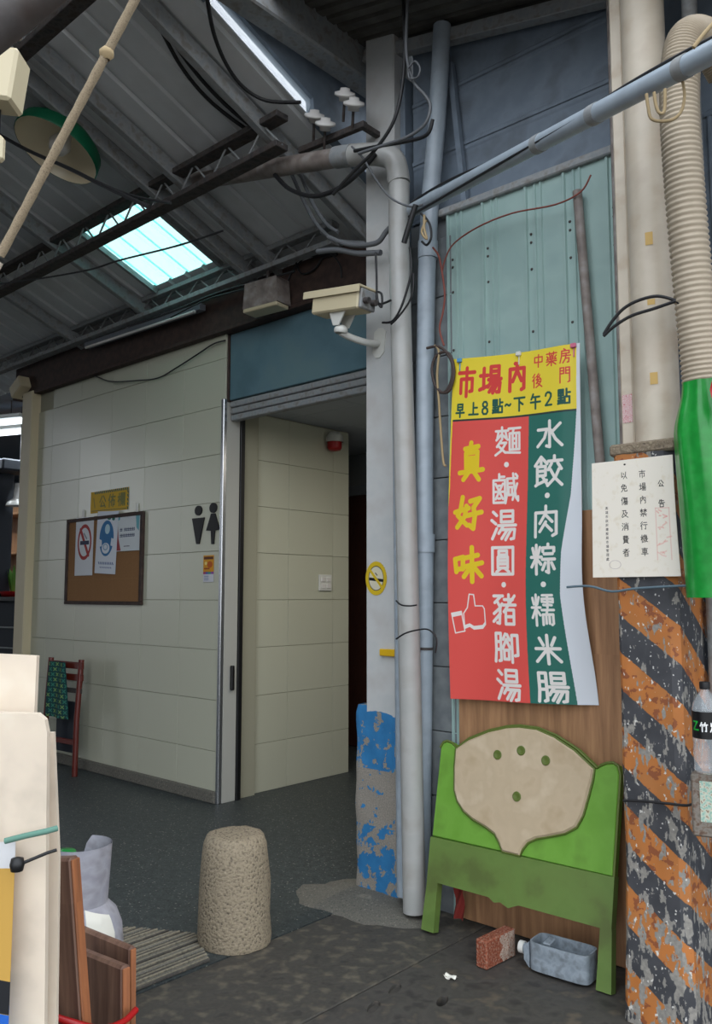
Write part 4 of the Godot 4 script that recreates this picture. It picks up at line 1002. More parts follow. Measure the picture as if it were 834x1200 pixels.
# ---------- banner ----------
func build_banner() -> void:
	var im := blank(690, 1640, Color(0.89, 0.33, 0.30))
	var yellow := Color(0.92, 0.83, 0.22)
	var green := Color(0.15, 0.42, 0.37)
	var red := Color(0.84, 0.25, 0.23)
	var white := Color(0.91, 0.89, 0.86)
	fill_shape(im, PackedVector2Array([Vector2(437, 300), Vector2(690, 300), Vector2(690, 1640), Vector2(411, 1640)]), green)
	im.fill_rect(Rect2i(0, 0, 690, 300), yellow)
	im.fill_rect(Rect2i(0, 300, 690, 9), Color(0.16, 0.22, 0.20))
	fill_shape(im, PackedVector2Array([Vector2(0, 300), Vector2(10, 300), Vector2(6, 640), Vector2(0, 720)]), yellow)
	fill_shape(im, PackedVector2Array([Vector2(674, 0), Vector2(690, 0), Vector2(690, 1640), Vector2(612, 1640), Vector2(600, 1400), Vector2(587, 1150), Vector2(601, 955), Vector2(644, 690), Vector2(660, 480), Vector2(672, 300)]), Color(0.86, 0.88, 0.90))
	for c in [["市", 87, 117, 124, 160], ["場", 225, 115, 142, 154], ["內", 371, 112, 124, 160]]: glyph(im, c[0], c[1], c[2], c[3], c[4], 9.5, red)
	for c in [["中", 485, 53, 62, 67], ["藥", 554, 54, 64, 71], ["房", 621, 50, 60, 74], ["後", 481, 146, 60, 71], ["門", 621, 138, 64, 78]]: glyph(im, c[0], c[1], c[2], c[3], c[4], 3.2, red)
	for c in [["早", 54, 256, 62, 74], ["上", 134, 252, 66, 74], ["8", 199, 251, 52, 73], ["點", 268, 246, 66, 77], ["~", 324, 245, 40, 48], ["下", 386, 245, 70, 76], ["午", 472, 242, 64, 80], ["2", 540, 239, 52, 73], ["點", 616, 237, 68, 79]]: glyph(im, c[0], c[1], c[2], c[3], c[4], 4.8, Color(0.08, 0.32, 0.28))
	for c in [["真", 126, 507, 156, 205], ["好", 111, 755, 172, 188], ["味", 108, 1001, 178, 190]]: glyph(im, c[0], c[1], c[2], c[3], c[4], 12.0, Color(0.90, 0.78, 0.12))
	for c in [["麵", 323, 419, 148, 156], ["鹹", 310, 643, 150, 157], ["湯", 300, 816, 148, 157], ["圓", 295, 985, 138, 149], ["豬", 300, 1214, 140, 157], ["腳", 305, 1389, 142, 153], ["湯", 306, 1561, 136, 158], ["水", 545, 407, 148, 149], ["餃", 538, 576, 156, 157], ["肉", 527, 810, 140, 162], ["粽", 510, 983, 134, 154], ["糯", 501, 1214, 118, 158], ["米", 512, 1394, 132, 146], ["腸", 517, 1563, 145, 150]]:
		glyph(im, c[0], c[1], c[2], c[3], c[4], 6.2 if c[0] in ["麵", "鹹", "糯"] else 7.6, white)
	for c in [[534, 690], [512, 1100], [316, 529], [299, 1099]]: ellipse(im, Vector2(c[0], c[1]), Vector2(13, 13), white)
	var hand := [[112, 1144], [135, 1146], [142, 1199], [181, 1199], [190, 1212], [194, 1286], [179, 1304], [133, 1309], [111, 1296], [85, 1306], [81, 1235], [101, 1208], [112, 1144]]
	for k in hand.size() - 1: stroke(im, Vector2(hand[k][0], hand[k][1]), Vector2(hand[k + 1][0], hand[k + 1][1]), 3.0, white)
	fill_shape(im, PackedVector2Array([Vector2(85, 1290), Vector2(111, 1282), Vector2(133, 1294), Vector2(179, 1288), Vector2(194, 1270), Vector2(194, 1288), Vector2(179, 1306), Vector2(133, 1310), Vector2(111, 1298), Vector2(85, 1307)]), white)
	var cuff := [[17, 1236], [69, 1226], [85, 1319], [36, 1329], [17, 1236]]
	for k in 4: stroke(im, Vector2(cuff[k][0], cuff[k][1]), Vector2(cuff[k + 1][0], cuff[k + 1][1]), 3.0, white)
	fill_shape(im, PackedVector2Array([Vector2(17, 1236), Vector2(69, 1226), Vector2(72, 1244), Vector2(21, 1254)]), white)
	var m := printed(im, 0.55)
	var cloth := func(u: float, v: float, back: float) -> Vector3:
		var tl := Vector2(-2.312, 2.642); var tr := Vector2(-1.645, 2.587)
		var bl := Vector2(-2.358, 1.011); var br := Vector2(-1.635, 1.038)
		var q := tl.lerp(tr, u).lerp(bl.lerp(br, u), v)
		q.x += -0.018 * sin(v * PI) * (1.0 - u) - 0.030 * sin(clampf(v, 0, 1) * PI) * u
		q.y += -0.010 * sin(u * PI) * (1.0 - v)
		var z := -3.278 + 0.010 * sin(u * 8.0 + v * 3.0) * (0.3 + v) + 0.012 * sin(v * 9.0 + u * 2.0) * u - 0.010 * v
		# the right-hand hem curls where the tie pulls it
		var hem := smoothstep(0.86, 1.0, u)
		z += hem * (0.014 * sin(v * 11.0) * smoothstep(0.3, 0.6, v) - 0.012)
		return Vector3(q.x, q.y, z - back)
	var b := thing("banner", "red, green and yellow cloth banner advertising noodles and dumplings", "banner")
	part(b, "printed_cloth", Geo.new().surf(40, 70, func(u: float, v: float): return cloth.call(u, v, 0.0)), m)
	part(b, "cloth_back", Geo.new().surf(40, 70, func(u: float, v: float): return cloth.call(1.0 - u, v, 0.003)), plain(Color(0.78, 0.72, 0.68), 0.7))
	var pins := [[0.06, 0.006, Color(0.35, 0.60, 0.78), "blue push clip at the left corner of the banner"], [0.55, 0.004, Color(0.85, 0.85, 0.82), "white push clip at the top middle of the banner"], [0.96, 0.006, Color(0.85, 0.45, 0.55), "pink push clip at the right corner of the banner"]]
	for k in 3:
		var at: Vector3 = cloth.call(pins[k][0], pins[k][1], 0.0)
		solo("banner_clip", pins[k][3], "clip", Geo.new().box(at + Vector3(0, 0.0, 0.006), Vector3(0.026, 0.020, 0.014), 0.003).rod(at + Vector3(0, -0.05, 0.004), at, 0.003, 6), plain(pins[k][2], 0.4), "clips holding the banner")

# ---------- headboard ----------
func build_headboard() -> void:
	var h := thing("bed_headboard", "green padded bed headboard with a cream shield panel leaning on the wall", "headboard", Vector3(-2.395, 0.0, -3.10))
	h.rotation.x = -atan2(0.17, 0.815)
	var th := 0.030
	# body: rail and padded back, then two legs
	var top := [[0.000, 0.405], [0.880, 0.412], [0.884, 0.800], [0.872, 0.832], [0.850, 0.842], [0.825, 0.838], [0.800, 0.826], [0.782, 0.812], [0.686, 0.878], [0.588, 0.921], [0.500, 0.943], [0.411, 0.944], [0.346, 0.934], [0.255, 0.907], [0.149, 0.859], [0.087, 0.810], [0.060, 0.829], [0.030, 0.835], [0.008, 0.826], [-0.006, 0.800]]
	var hb := part(h, "padded_back", Geo.new().prism(outline(top), -th, th * 0.25, Transform3D.IDENTITY, 0.010), mat.green_vinyl)
	var edge := []
	for q in top: edge.append(Vector3(q[0], q[1], th * 0.1))
	part(hb, "piping", Geo.new().tube(edge.slice(1), 0.006, 6), mat.olive_piping)
	var lr := part(h, "lower_rail", Geo.new().prism(outline([[0.004, 0.218], [0.885, 0.222], [0.885, 0.415], [-0.002, 0.404]]), -th, th * 0.35), mat.olive_vinyl)
	part(h, "leg", Geo.new().prism(outline([[0.000, 0.012], [0.068, 0.012], [0.062, 0.222], [0.004, 0.222]]), -th, th * 0.3), mat.olive_vinyl)
	part(h, "leg", Geo.new().prism(outline([[0.836, 0.004], [0.898, 0.004], [0.886, 0.226], [0.838, 0.226]]), -th, th * 0.3), mat.olive_vinyl)
	var rag := [[0.33, 0.220], [0.36, 0.204], [0.39, 0.212], [0.43, 0.198], [0.46, 0.212], [0.48, 0.221]]
	part(lr, "torn_flap", Geo.new().prism(outline(rag), th * 0.2, th * 0.32), mat.olive_vinyl)
	# cream shield, gently domed
	var pad := [[0.090, 0.806], [0.092, 0.724], [0.104, 0.624], [0.128, 0.577], [0.168, 0.540], [0.219, 0.515], [0.288, 0.495], [0.337, 0.475], [0.362, 0.445], [0.382, 0.412], [0.468, 0.412], [0.479, 0.441], [0.501, 0.471], [0.541, 0.494], [0.611, 0.517], [0.667, 0.537], [0.716, 0.570], [0.740, 0.619], [0.757, 0.691], [0.772, 0.764], [0.776, 0.806], [0.684, 0.868], [0.586, 0.912], [0.499, 0.935], [0.411, 0.936], [0.347, 0.926], [0.257, 0.899], [0.152, 0.851]]
	var po := outline(pad)
	var shield := Geo.new().prism(po, 0.0, th * 0.8, Transform3D.IDENTITY, 0.010)
	var sp := part(h, "shield_pad", shield, mat.cream_vinyl, "cream vinyl shield panel")
	var rim := []
	for q in pad: rim.append(Vector3(q[0], q[1], th * 0.42))
	rim.append(rim[0])
	part(sp, "piping", Geo.new().tube(rim, 0.0055, 6), mat.olive_piping)
	for q in [[0.322, 0.806], [0.438, 0.838], [0.560, 0.812], [0.436, 0.646]]:
		part(sp, "button", Geo.new().lathe([Vector2(0.020, 0.0), Vector2(0.021, 0.003), Vector2(0.017, 0.005), Vector2(0.011, 0.002), Vector2(0.0001, 0.001)], 16, Vector3(q[0], q[1], th * 0.8), Basis(Vector3.RIGHT, Vector3.BACK, Vector3.DOWN)), mat.olive_piping)

func outline(a: Array) -> PackedVector2Array:
	var o := PackedVector2Array()
	for q in a: o.append(Vector2(q[0], q[1]))
	return o

# ---------- things on the tiled walls ----------
func sheet_of(called: String, label: String, cat: String, c: Vector3, w: float, hgt: float, im: Image, rough := 0.6, group := "") -> MeshInstance3D:
	# a flat print facing +z with a slight curl
	var g := Geo.new().surf(6, 6, func(u: float, v: float): return Vector3(lerpf(-w / 2, w / 2, u), lerpf(hgt / 2, -hgt / 2, v), 0.004 * sin(u * 3.0) * v))
	g.surf(6, 6, func(u: float, v: float): return Vector3(lerpf(w / 2, -w / 2, u), lerpf(hgt / 2, -hgt / 2, v), 0.004 * sin((1.0 - u) * 3.0) * v - 0.001))
	var o := solo(called, label, cat, g, printed(im, rough), group)
	o.position = c
	return o

func build_wall_notices() -> void:
	var b := thing("cork_board", "brown cork notice board in a dark frame on the tiled wall", "notice board", Vector3(-6.49, 1.80, -3.94))
	part(b, "cork", Geo.new().span(Vector3(-0.58, -0.36, 0.004), Vector3(0.58, 0.36, 0.016)), mat.cork)
	for s in [[-0.61, -0.385, 0.61, -0.355], [-0.61, 0.355, 0.61, 0.385]]: part(b, "frame_rail", Geo.new().span(Vector3(s[0], s[1], 0), Vector3(s[2], s[3], 0.03), 0.004), mat.timber_dark)
	for s in [-0.61, 0.575]: part(b, "frame_rail", Geo.new().span(Vector3(s, -0.355, 0), Vector3(s + 0.035, 0.355, 0.03), 0.004), mat.timber_dark)
	for s in [-0.37, 0.48]: part(b, "hanger", Geo.new().span(Vector3(s, 0.38, 0.004), Vector3(s + 0.035, 0.46, 0.012), 0.003), mat.white_metal)
	var pz := -3.918
	var a := blank(160, 300, Color(0.84, 0.85, 0.86))
	ellipse(a, Vector2(82, 128), Vector2(62, 92), Color(0.62, 0.13, 0.12), 0.80)
	stroke(a, Vector2(44, 62), Vector2(120, 196), 9, Color(0.62, 0.13, 0.12))
	a.fill_rect(Rect2i(44, 122, 80, 20), Color(0.12, 0.14, 0.28))
	stroke(a, Vector2(76, 84), Vector2(100, 110), 5, Color(0.55, 0.57, 0.6))
	sheet_of("no_smoking_poster", "white poster with a red no-smoking ring on the cork board", "poster", Vector3(-6.79, 1.93, pz), 0.30, 0.52, a)
	var c := blank(170, 300, Color(0.84, 0.86, 0.89))
	ellipse(c, Vector2(84, 130), Vector2(58, 86), Color(0.13, 0.42, 0.62))
	ellipse(c, Vector2(88, 86), Vector2(20, 24), Color(0.70, 0.82, 0.86))
	ellipse(c, Vector2(82, 178), Vector2(32, 26), Color(0.84, 0.86, 0.89))
	fill_shape(c, PackedVector2Array([Vector2(124, 128), Vector2(142, 132), Vector2(138, 168), Vector2(120, 164)]), Color(0.84, 0.86, 0.89))
	fill_shape(c, PackedVector2Array([Vector2(26, 134), Vector2(46, 140), Vector2(50, 168), Vector2(30, 172)]), Color(0.84, 0.86, 0.89))
	ellipse(c, Vector2(80, 172), Vector2(20, 16), Color(0.45, 0.62, 0.72), 0.7)
	ellipse(c, Vector2(98, 32), Vector2(16, 10), Color(0.10, 0.42, 0.36))
	ellipse(c, Vector2(132, 36), Vector2(12, 9), Color(0.10, 0.42, 0.36))
	for k in 9: stroke(c, Vector2(30 + 14 * k, 246), Vector2(36 + 14 * k, 254), 3, Color(0.30, 0.38, 0.58))
	for k in 7: stroke(c, Vector2(44 + 14 * k, 268), Vector2(50 + 14 * k, 272), 2, Color(0.30, 0.38, 0.58))
	var pb := sheet_of("hygiene_poster", "white poster with a blue round drawing and green leaves on the cork board", "poster", Vector3(-6.42, 1.95, pz + 0.004), 0.33, 0.54, c)
	pb.rotation.z = -0.05
	var d := blank(240, 210, Color(0.82, 0.84, 0.85))
	fill_shape(d, PackedVector2Array([Vector2(0, 40), Vector2(14, 60), Vector2(26, 140), Vector2(52, 205), Vector2(0, 205)]), Color(0.60, 0.22, 0.22))
	fill_shape(d, PackedVector2Array([Vector2(0, 0), Vector2(40, 0), Vector2(34, 28), Vector2(8, 34)]), Color(0.40, 0.66, 0.70))
	fill_shape(d, PackedVector2Array([Vector2(196, 0), Vector2(236, 0), Vector2(230, 100), Vector2(206, 80)]), Color(0.40, 0.66, 0.70))
	for r in 2:
		for k in 11:
			if r == 0 and k == 2: continue
			var x := 40 + 14 * k
			stroke(d, Vector2(x, 84 + 34 * r), Vector2(x + 8, 84 + 34 * r), 2.5, Color(0.16, 0.20, 0.34))
			stroke(d, Vector2(x + 4, 78 + 34 * r), Vector2(x + 4, 94 + 34 * r), 2.0, Color(0.16, 0.20, 0.34))
			stroke(d, Vector2(x, 94 + 34 * r), Vector2(x + 8, 92 + 34 * r), 2.0, Color(0.16, 0.20, 0.34))
	for k in 5: stroke(d, Vector2(86 + 12 * k, 182), Vector2(92 + 12 * k, 182), 2.5, Color(0.3, 0.3, 0.34))
	sheet_of("text_notice", "white notice with two dark lines and a red curve on the cork board", "poster", Vector3(-6.10, 2.02, pz), 0.35, 0.31, d)
	var y := blank(360, 130, Color(0.80, 0.64, 0.10))
	for k in 3: glyph(y, ["公", "佈", "欄"][k], 120 + 88 * k, 66, 74, 84, 4.5, Color(0.46, 0.46, 0.24))
	for k in 18:
		stroke(y, Vector2(40 + 18 * k, 3), Vector2(46 + 18 * k, 12), 5, Color(0.22, 0.38, 0.34))
		if k < 5: stroke(y, Vector2(352, 20 + 24 * k), Vector2(356, 30 + 24 * k), 4, Color(0.22, 0.38, 0.34))
	stroke(y, Vector2(10, 116), Vector2(340, 122), 2, Color(0.36, 0.38, 0.26))
	stroke(y, Vector2(30, 40), Vector2(44, 96), 4, Color(0.55, 0.50, 0.22))
	sheet_of("yellow_sign", "yellow lettered sign above the cork board", "sign", Vector3(-6.43, 2.315, -3.934), 0.60, 0.19, y)
	# restroom figures
	for k in 2:
		var o := thing("restroom_figure", ["black man-shaped restroom figure on the tiled wall", "black woman-shaped restroom figure on the tiled wall"][k], "sign", Vector3([-5.165, -4.985][k], 2.03 + 0.008 * k, -3.94), 0, "restroom figures")
		var hd := PackedVector2Array()
		for q in 20: hd.append(Vector2(cos(TAU * q / 20) * 0.043, 0.112 + sin(TAU * q / 20) * 0.038))
		part(o, "head", Geo.new().prism(hd, 0, 0.012), mat.black)
		var body := [[-0.075, 0.055], [0.075, 0.055], [0.018, -0.145], [-0.016, -0.145]] if k == 0 else [[-0.022, 0.070], [0.022, 0.070], [0.080, -0.055], [0.024, -0.060], [0.014, -0.160], [-0.012, -0.160], [-0.020, -0.060], [-0.078, -0.055]]
		part(o, "body", Geo.new().prism(outline(body), 0, 0.012), mat.black)
	var s := blank(120, 210, Color(0.80, 0.80, 0.82))
	s.fill_rect(Rect2i(0, 0, 120, 130), Color(0.82, 0.58, 0.12))
	s.fill_rect(Rect2i(6, 10, 108, 22), Color(0.35, 0.18, 0.10))
	ellipse(s, Vector2(76, 72), Vector2(30, 26), Color(0.72, 0.34, 0.10))
	ellipse(s, Vector2(30, 62), Vector2(14, 14), Color(0.92, 0.82, 0.50))
	stroke(s, Vector2(14, 104), Vector2(70, 104), 6, Color(0.6, 0.25, 0.1))
	for k in 4: s.fill_rect(Rect2i(30 * k, 130, 30, 18), [Color(0.65, 0.2, 0.4), Color(0.3, 0.35, 0.65), Color(0.2, 0.55, 0.5), Color(0.55, 0.3, 0.6)][k])
	for k in 3: stroke(s, Vector2(14, 164 + 14 * k), Vector2(64, 164 + 14 * k), 3, Color(0.5, 0.55, 0.65))
	sheet_of("orange_sticker", "small orange sticker under the restroom figures", "sticker", Vector3(-5.035, 1.695, -3.936), 0.125, 0.20, s)
	# switch plate and alarm on the passage wall
	var sw := thing("switch_plate", "white four-gang switch plate on the passage wall", "switch", Vector3(-4.93, 1.60, -5.078), PI / 2)
	var pl := part(sw, "plate", Geo.new().box(Vector3(0, 0, 0.008), Vector3(0.15, 0.135, 0.016), 0.004), mat.white_metal)
	for i in 4: part(pl, "rocker", Geo.new().box(Vector3(-0.032 + 0.064 * (i % 2), -0.028 + 0.056 * (i / 2), 0.018), Vector3(0.045, 0.040, 0.010), 0.003), mat.porcelain)
	var al := thing("alarm_lamp", "small red and white alarm lamp high on the passage wall", "alarm", Vector3(-4.93, 2.80, -5.13), PI / 2)
	part(al, "hood", Geo.new().lathe([Vector2(0.075, 0.0), Vector2(0.07, 0.05), Vector2(0.045, 0.085), Vector2(0.001, 0.095)], 18, Vector3(0, 0.0, 0.065)), mat.white_metal)
	part(al, "lens", Geo.new().lathe([Vector2(0.001, -0.075), Vector2(0.05, -0.07), Vector2(0.062, -0.05), Vector2(0.062, 0.0)], 18, Vector3(0, 0.0, 0.065)), mat.red_plastic)

# ---------- pipes ----------
func build_pipes() -> void:
	var pa := thing("downpipe", "pale grey downpipe with an elbow beside the grey post", "pipe")
	part(pa, "pipe_run", Geo.new().tube(smooth_path([Vector3(-2.584, 3.60, -3.2), Vector3(-2.582, 3.08, -3.2), Vector3(-2.541, 1.487, -3.2), Vector3(-2.515, 0.03, -3.2)], 4), 0.054, 18), mat.pipe_pale)
	part(pa, "elbow", Geo.new().tube(smooth_path([Vector3(-2.88, 3.84, -3.152), Vector3(-2.78, 3.815, -3.165), Vector3(-2.69, 3.785, -3.18), Vector3(-2.61, 3.73, -3.195), Vector3(-2.584, 3.60, -3.2)], 6), 0.058, 18), mat.pipe_pale)
	var bc := thing("brown_conduit", "brown horizontal conduit running from the roof to the pipe elbow", "pipe")
	part(bc, "pipe_run", Geo.new().tube([Vector3(-4.36, 4.19, -3.15), Vector3(-3.6, 4.012, -3.15), Vector3(-2.90, 3.845, -3.15)], 0.052, 16), mat.conduit)
	part(bc, "coupling", Geo.new().tube([Vector3(-2.98, 3.865, -3.15), Vector3(-2.86, 3.835, -3.15)], 0.058, 16), mat.steel)
	var pb := thing("blue_downpipe", "blue-grey downpipe nearest the green metal wall", "pipe")
	part(pb, "pipe_run", Geo.new().tube(smooth_path([Vector3(-2.385, 4.43, -3.315), Vector3(-2.425, 3.92, -3.315), Vector3(-2.488, 3.32, -3.315), Vector3(-2.522, 2.345, -3.315), Vector3(-2.532, 1.487, -3.315), Vector3(-2.567, 0.065, -3.315)], 5), 0.046, 18), mat.pipe_blue)
	for y in [3.30, 1.80]: part(pb, "socket", Geo.new().tube([Vector3(-2.489 - 0.035 * (3.3 - y) / 1.5, y, -3.315), Vector3(-2.491 - 0.035 * (3.3 - y) / 1.5, y - 0.09, -3.315)], 0.051, 18), mat.pipe_blue)
	solo("slim_downpipe", "slim blue-grey pipe squeezed between the post and pale downpipe", "pipe", Geo.new().tube([Vector3(-2.65, 3.55, -3.262), Vector3(-2.636, 1.487, -3.262), Vector3(-2.628, 0.06, -3.262)], 0.034, 14), mat.pipe_blue)
	var dg := thing("diagonal_pipe", "grey pipe slanting from the downpipes toward the upper right", "pipe")
	var p0 := Vector3(-2.49, 3.425, -3.19)
	var p1 := Vector3(-0.745, 3.045, -2.355)
	part(dg, "pipe_run", Geo.new().tube([p0, p1 + (p1 - p0) * 0.35], 0.033, 18), mat.pipe_blue)
	for k in [0.55, 0.72, 0.93]: part(dg, "joint_band", Geo.new().tube([p0.lerp(p1, k), p0.lerp(p1, k + 0.02)], 0.0355, 18), mat.steel)
	solo("hanging_pipe", "slim pinkish-grey pipe hanging on the green metal wall", "pipe", Geo.new().tube([Vector3(-1.665, 3.30, -3.33), Vector3(-1.63, 2.7, -3.33), Vector3(-1.575, 1.87, -3.315)], 0.021, 12), mat.conduit)
	part(pb, "wire_clamp", Geo.new().tube([Vector3(-2.538, 1.245, -3.315), Vector3(-2.5385, 1.232, -3.315)], 0.050, 16), mat.dark_steel)

func build_bollard() -> void:
	var prof := [Vector2(0.155, 0.0), Vector2(0.160, 0.03), Vector2(0.158, 0.12), Vector2(0.152, 0.25), Vector2(0.146, 0.36), Vector2(0.138, 0.415), Vector2(0.122, 0.447), Vector2(0.10, 0.456), Vector2(0.05, 0.458), Vector2(0.0005, 0.459)]
	var g := Geo.new().lathe(prof, 48)
	var fn := noise(2.2, 99, 4)
	for i in g.v.size():
		var p := g.v[i]
		g.v[i] = p + g.n[i] * 0.012 * fn.get_noise_3d(p.x * 3, p.y * 3, p.z * 3)
	var b := solo("stone_bollard", "squat round stone bollard on the floor before the doorway", "bollard", g, mat.bollard_stone)
	b.position = Vector3(-2.945, 0.0, -2.475)

# ---------- things at the near left ----------
func build_foreground() -> void:
	# gas cylinder
	var t := thing("gas_cylinder", "grey gas cylinder with a curved collar behind the wood planks", "gas cylinder", Vector3(-2.83, 0, -1.66), 0.73)
	part(t, "body", Geo.new().lathe([Vector2(0.12, 0.0), Vector2(0.125, 0.03), Vector2(0.150, 0.06), Vector2(0.156, 0.10), Vector2(0.156, 0.26), Vector2(0.150, 0.32), Vector2(0.130, 0.37), Vector2(0.095, 0.405), Vector2(0.05, 0.42), Vector2(0.0005, 0.425)], 36), mat.tank_grey)
	var col := Geo.new()
	for side in 2:
		col.surf(30, 6, func(u: float, v: float):
			var a: float = lerpf(-0.60 * PI, 1.12 * PI, u if side else 1.0 - u)
			var uu: float = u if side else 1.0 - u
			var dip := 0.10 * pow(1.0 - clampf(minf(uu, 1.0 - uu) / 0.07, 0, 1), 2.0)
			var r := (0.108 if side else 0.102) - 0.012 * v
			return Vector3(cos(a) * r, lerpf(0.605 - dip, 0.37, v), sin(a) * r))
	part(t, "collar", col, mat.tank_grey)
	part(t, "valve", Geo.new().lathe([Vector2(0.022, 0.42), Vector2(0.022, 0.47), Vector2(0.015, 0.48), Vector2(0.015, 0.50), Vector2(0.035, 0.505), Vector2(0.035, 0.525), Vector2(0.001, 0.528)], 14), mat.dark_steel)
	part(t, "regulator", Geo.new().lathe([Vector2(0.001, 0.50), Vector2(0.045, 0.505), Vector2(0.052, 0.55), Vector2(0.04, 0.585), Vector2(0.001, 0.59)], 16, Vector3(-0.055, 0, 0.02)), mat.green_plastic)
	part(t, "paper_label", Geo.new().surf(8, 6, func(u: float, v: float):
		var a: float = lerpf(1.08, 0.36, u)
		var h := 0.405 - 0.110 * v - 0.03 * u
		var r := 0.160 - 0.006 * clampf((h - 0.26) / 0.06, 0, 1) - 0.020 * clampf((h - 0.32) / 0.05, 0, 1) - 0.035 * clampf((h - 0.37) / 0.035, 0, 1)
		return Vector3(cos(a) * r, h, sin(a) * r)), mat.paper, "blank white paper label")
	# planks leaning on the cream boards
	var spec := [
		[Vector3(-2.205, 0.0, -1.378), 0.36, 0.750, 0.16, 0.042, 0.13, "tall brown wooden plank leaning beside the cream boards"],
		[Vector3(-2.312, 0.0, -1.567), 0.02, 0.415, 0.30, 0.026, 0.035, "thin brown plank at the back of the leaning pair"],
		[Vector3(-2.242, 0.0, -1.502), 0.05, 0.40, 0.26, 0.032, 0.04, "short brown plank in front of the thin leaning one"]]
	for k in 3:
		var s: Array = spec[k]
		var p := thing("wood_plank", s[6], "plank", s[0], s[1], "wood planks leaning at the near left")
		p.rotation.z = s[5]
		part(p, "face", Geo.new().span(Vector3(-s[3], 0.0, 0.0), Vector3(0.0, s[2], s[4]), 0.008), mat.plank)
		part(p, "edge_strip", Geo.new().span(Vector3(-0.004, 0.004, 0.004), Vector3(0.003, s[2] - 0.006, s[4] - 0.003), 0.002), mat.plank_edge, "orange-brown sawn edge")
	solo("red_strap", "red plastic strap tied low around the wood planks", "strap", Geo.new().tube(smooth_path([Vector3(-2.28, 0.345, -1.235), Vector3(-2.215, 0.325, -1.285), Vector3(-2.185, 0.29, -1.36), Vector3(-2.20, 0.275, -1.44), Vector3(-2.225, 0.28, -1.50)], 4), 0.010, 6), mat.red_plastic)
	# cream boards standing on edge
	var a := thing("cream_board", "cream board with a rounded corner at the near left edge", "board", Vector3(-1.986, 0.0, -1.095), 0.733, "cream boards at the near left")
	a.rotation.x = 0.065
	var oa := [[-0.42, 0.0], [0.0, 0.0], [-0.004, 1.17], [-0.010, 1.20], [-0.028, 1.215], [-0.42, 1.225]]
	part(a, "panel", Geo.new().prism(outline(oa), -0.02, 0.0), mat.cream_board)
	var b := thing("cream_board", "taller cream board behind the rounded one", "board", Vector3(-2.078, 0.0, -1.066), 0.733, "cream boards at the near left")
	part(b, "panel", Geo.new().prism(outline([[-0.42, 0.0], [0.0, 0.0], [0.008, 1.343], [-0.42, 1.363]]), -0.02, 0.0), mat.cream_board)
	var c := thing("cream_board", "narrow cream board edge leaning behind the rounded one", "board", Vector3(-2.034, 0.0, -1.100), 0.733, "cream boards at the near left")
	part(c, "panel", Geo.new().prism(outline([[-0.30, 0.0], [0.045, 0.0], [0.028, 0.84], [0.004, 1.15], [-0.30, 1.15]]), -0.015, 0.0), mat.cream_board)
	solo("green_rope", "green twisted rope stretched across the cream board", "rope", Geo.new().tube([Vector3(-1.972, 0.924, -0.958), Vector3(-1.94, 0.935, -0.99), Vector3(-1.905, 0.945, -1.025), Vector3(-1.90, 0.948, -1.05)], 0.007, 8), plain(Color(0.36, 0.52, 0.46), 0.8))
	var k := thing("black_toggle", "black elastic cord toggle on the cream board", "fastener")
	part(k, "knob", Geo.new().lathe([Vector2(0.001, -0.018), Vector2(0.014, -0.014), Vector2(0.017, 0.0), Vector2(0.014, 0.014), Vector2(0.001, 0.018)], 14, Vector3(-1.942, 0.873, -0.975)), mat.black)
	part(k, "elastic_cord", Geo.new().tube([Vector3(-1.938, 0.874, -0.982), Vector3(-1.905, 0.895, -1.03), Vector3(-1.90, 0.898, -1.05)], 0.004, 6), mat.black)
	var im := blank(128, 512, Color(0.74, 0.58, 0.26))
	im.fill_rect(Rect2i(0, 0, 128, 66), Color(0.80, 0.80, 0.80))
	fill_shape(im, PackedVector2Array([Vector2(0, 320), Vector2(128, 345), Vector2(128, 425), Vector2(0, 400)]), Color(0.05, 0.06, 0.08))
	fill_shape(im, PackedVector2Array([Vector2(0, 401), Vector2(128, 426), Vector2(128, 512), Vector2(0, 512)]), Color(0.08, 0.36, 0.72))
	var sg := sheet_of("printed_sign", "yellow, black and blue printed sign on the cream board", "sign", Vector3(-2.018, 0.68, -0.95), 0.11, 0.47, im)
	sg.rotation.y = 0.733
	# folded chair against the tiled wall with a cloth over its back
	var ch := thing("wooden_chair", "reddish brown folded wooden chair against the tiled wall", "chair", Vector3(-6.50, 0, -3.73), 0.06)
	for x in [0.0, -0.46]: part(ch, "post", Geo.new().tube([Vector3(x, 0.0, 0.0), Vector3(x - 0.012, 0.45, -0.01), Vector3(x - 0.045, 0.95, -0.06)], 0.024, 10), mat.red_wood)
	for y in [0.90, 0.80]: part(ch, "back_rail", Geo.new().span(Vector3(-0.46, y - 0.028, -0.06), Vector3(0.0, y + 0.028, -0.035), 0.004), mat.red_wood)
	part(ch, "back_rail", Geo.new().span(Vector3(-0.46, 0.67, -0.05), Vector3(0.0, 0.71, -0.03), 0.004), mat.dark_steel)
	part(ch, "stretcher", Geo.new().span(Vector3(-0.46, 0.25, -0.02), Vector3(0.0, 0.29, 0.01), 0.004), mat.red_wood)
	part(ch, "folded_seat", Geo.new().span(Vector3(-0.46, 0.15, -0.13), Vector3(-0.16, 0.58, -0.10), 0.006), mat.dark_hall)
	var ci := blank(128, 256, Color(0.08, 0.26, 0.27))
	for r in 11:
		for q in 6:
			var x := 11 + 23 * q + (11 if r % 2 else 0)
			var y := 12 + 24 * r
			for m in 4:
				var an := PI / 4 + PI / 2 * m
				stroke(ci, Vector2(x, y), Vector2(x + cos(an) * 9, y + sin(an) * 9), 2.4, [Color(0.48, 0.62, 0.36), Color(0.20, 0.50, 0.42)][(r + q) % 2])
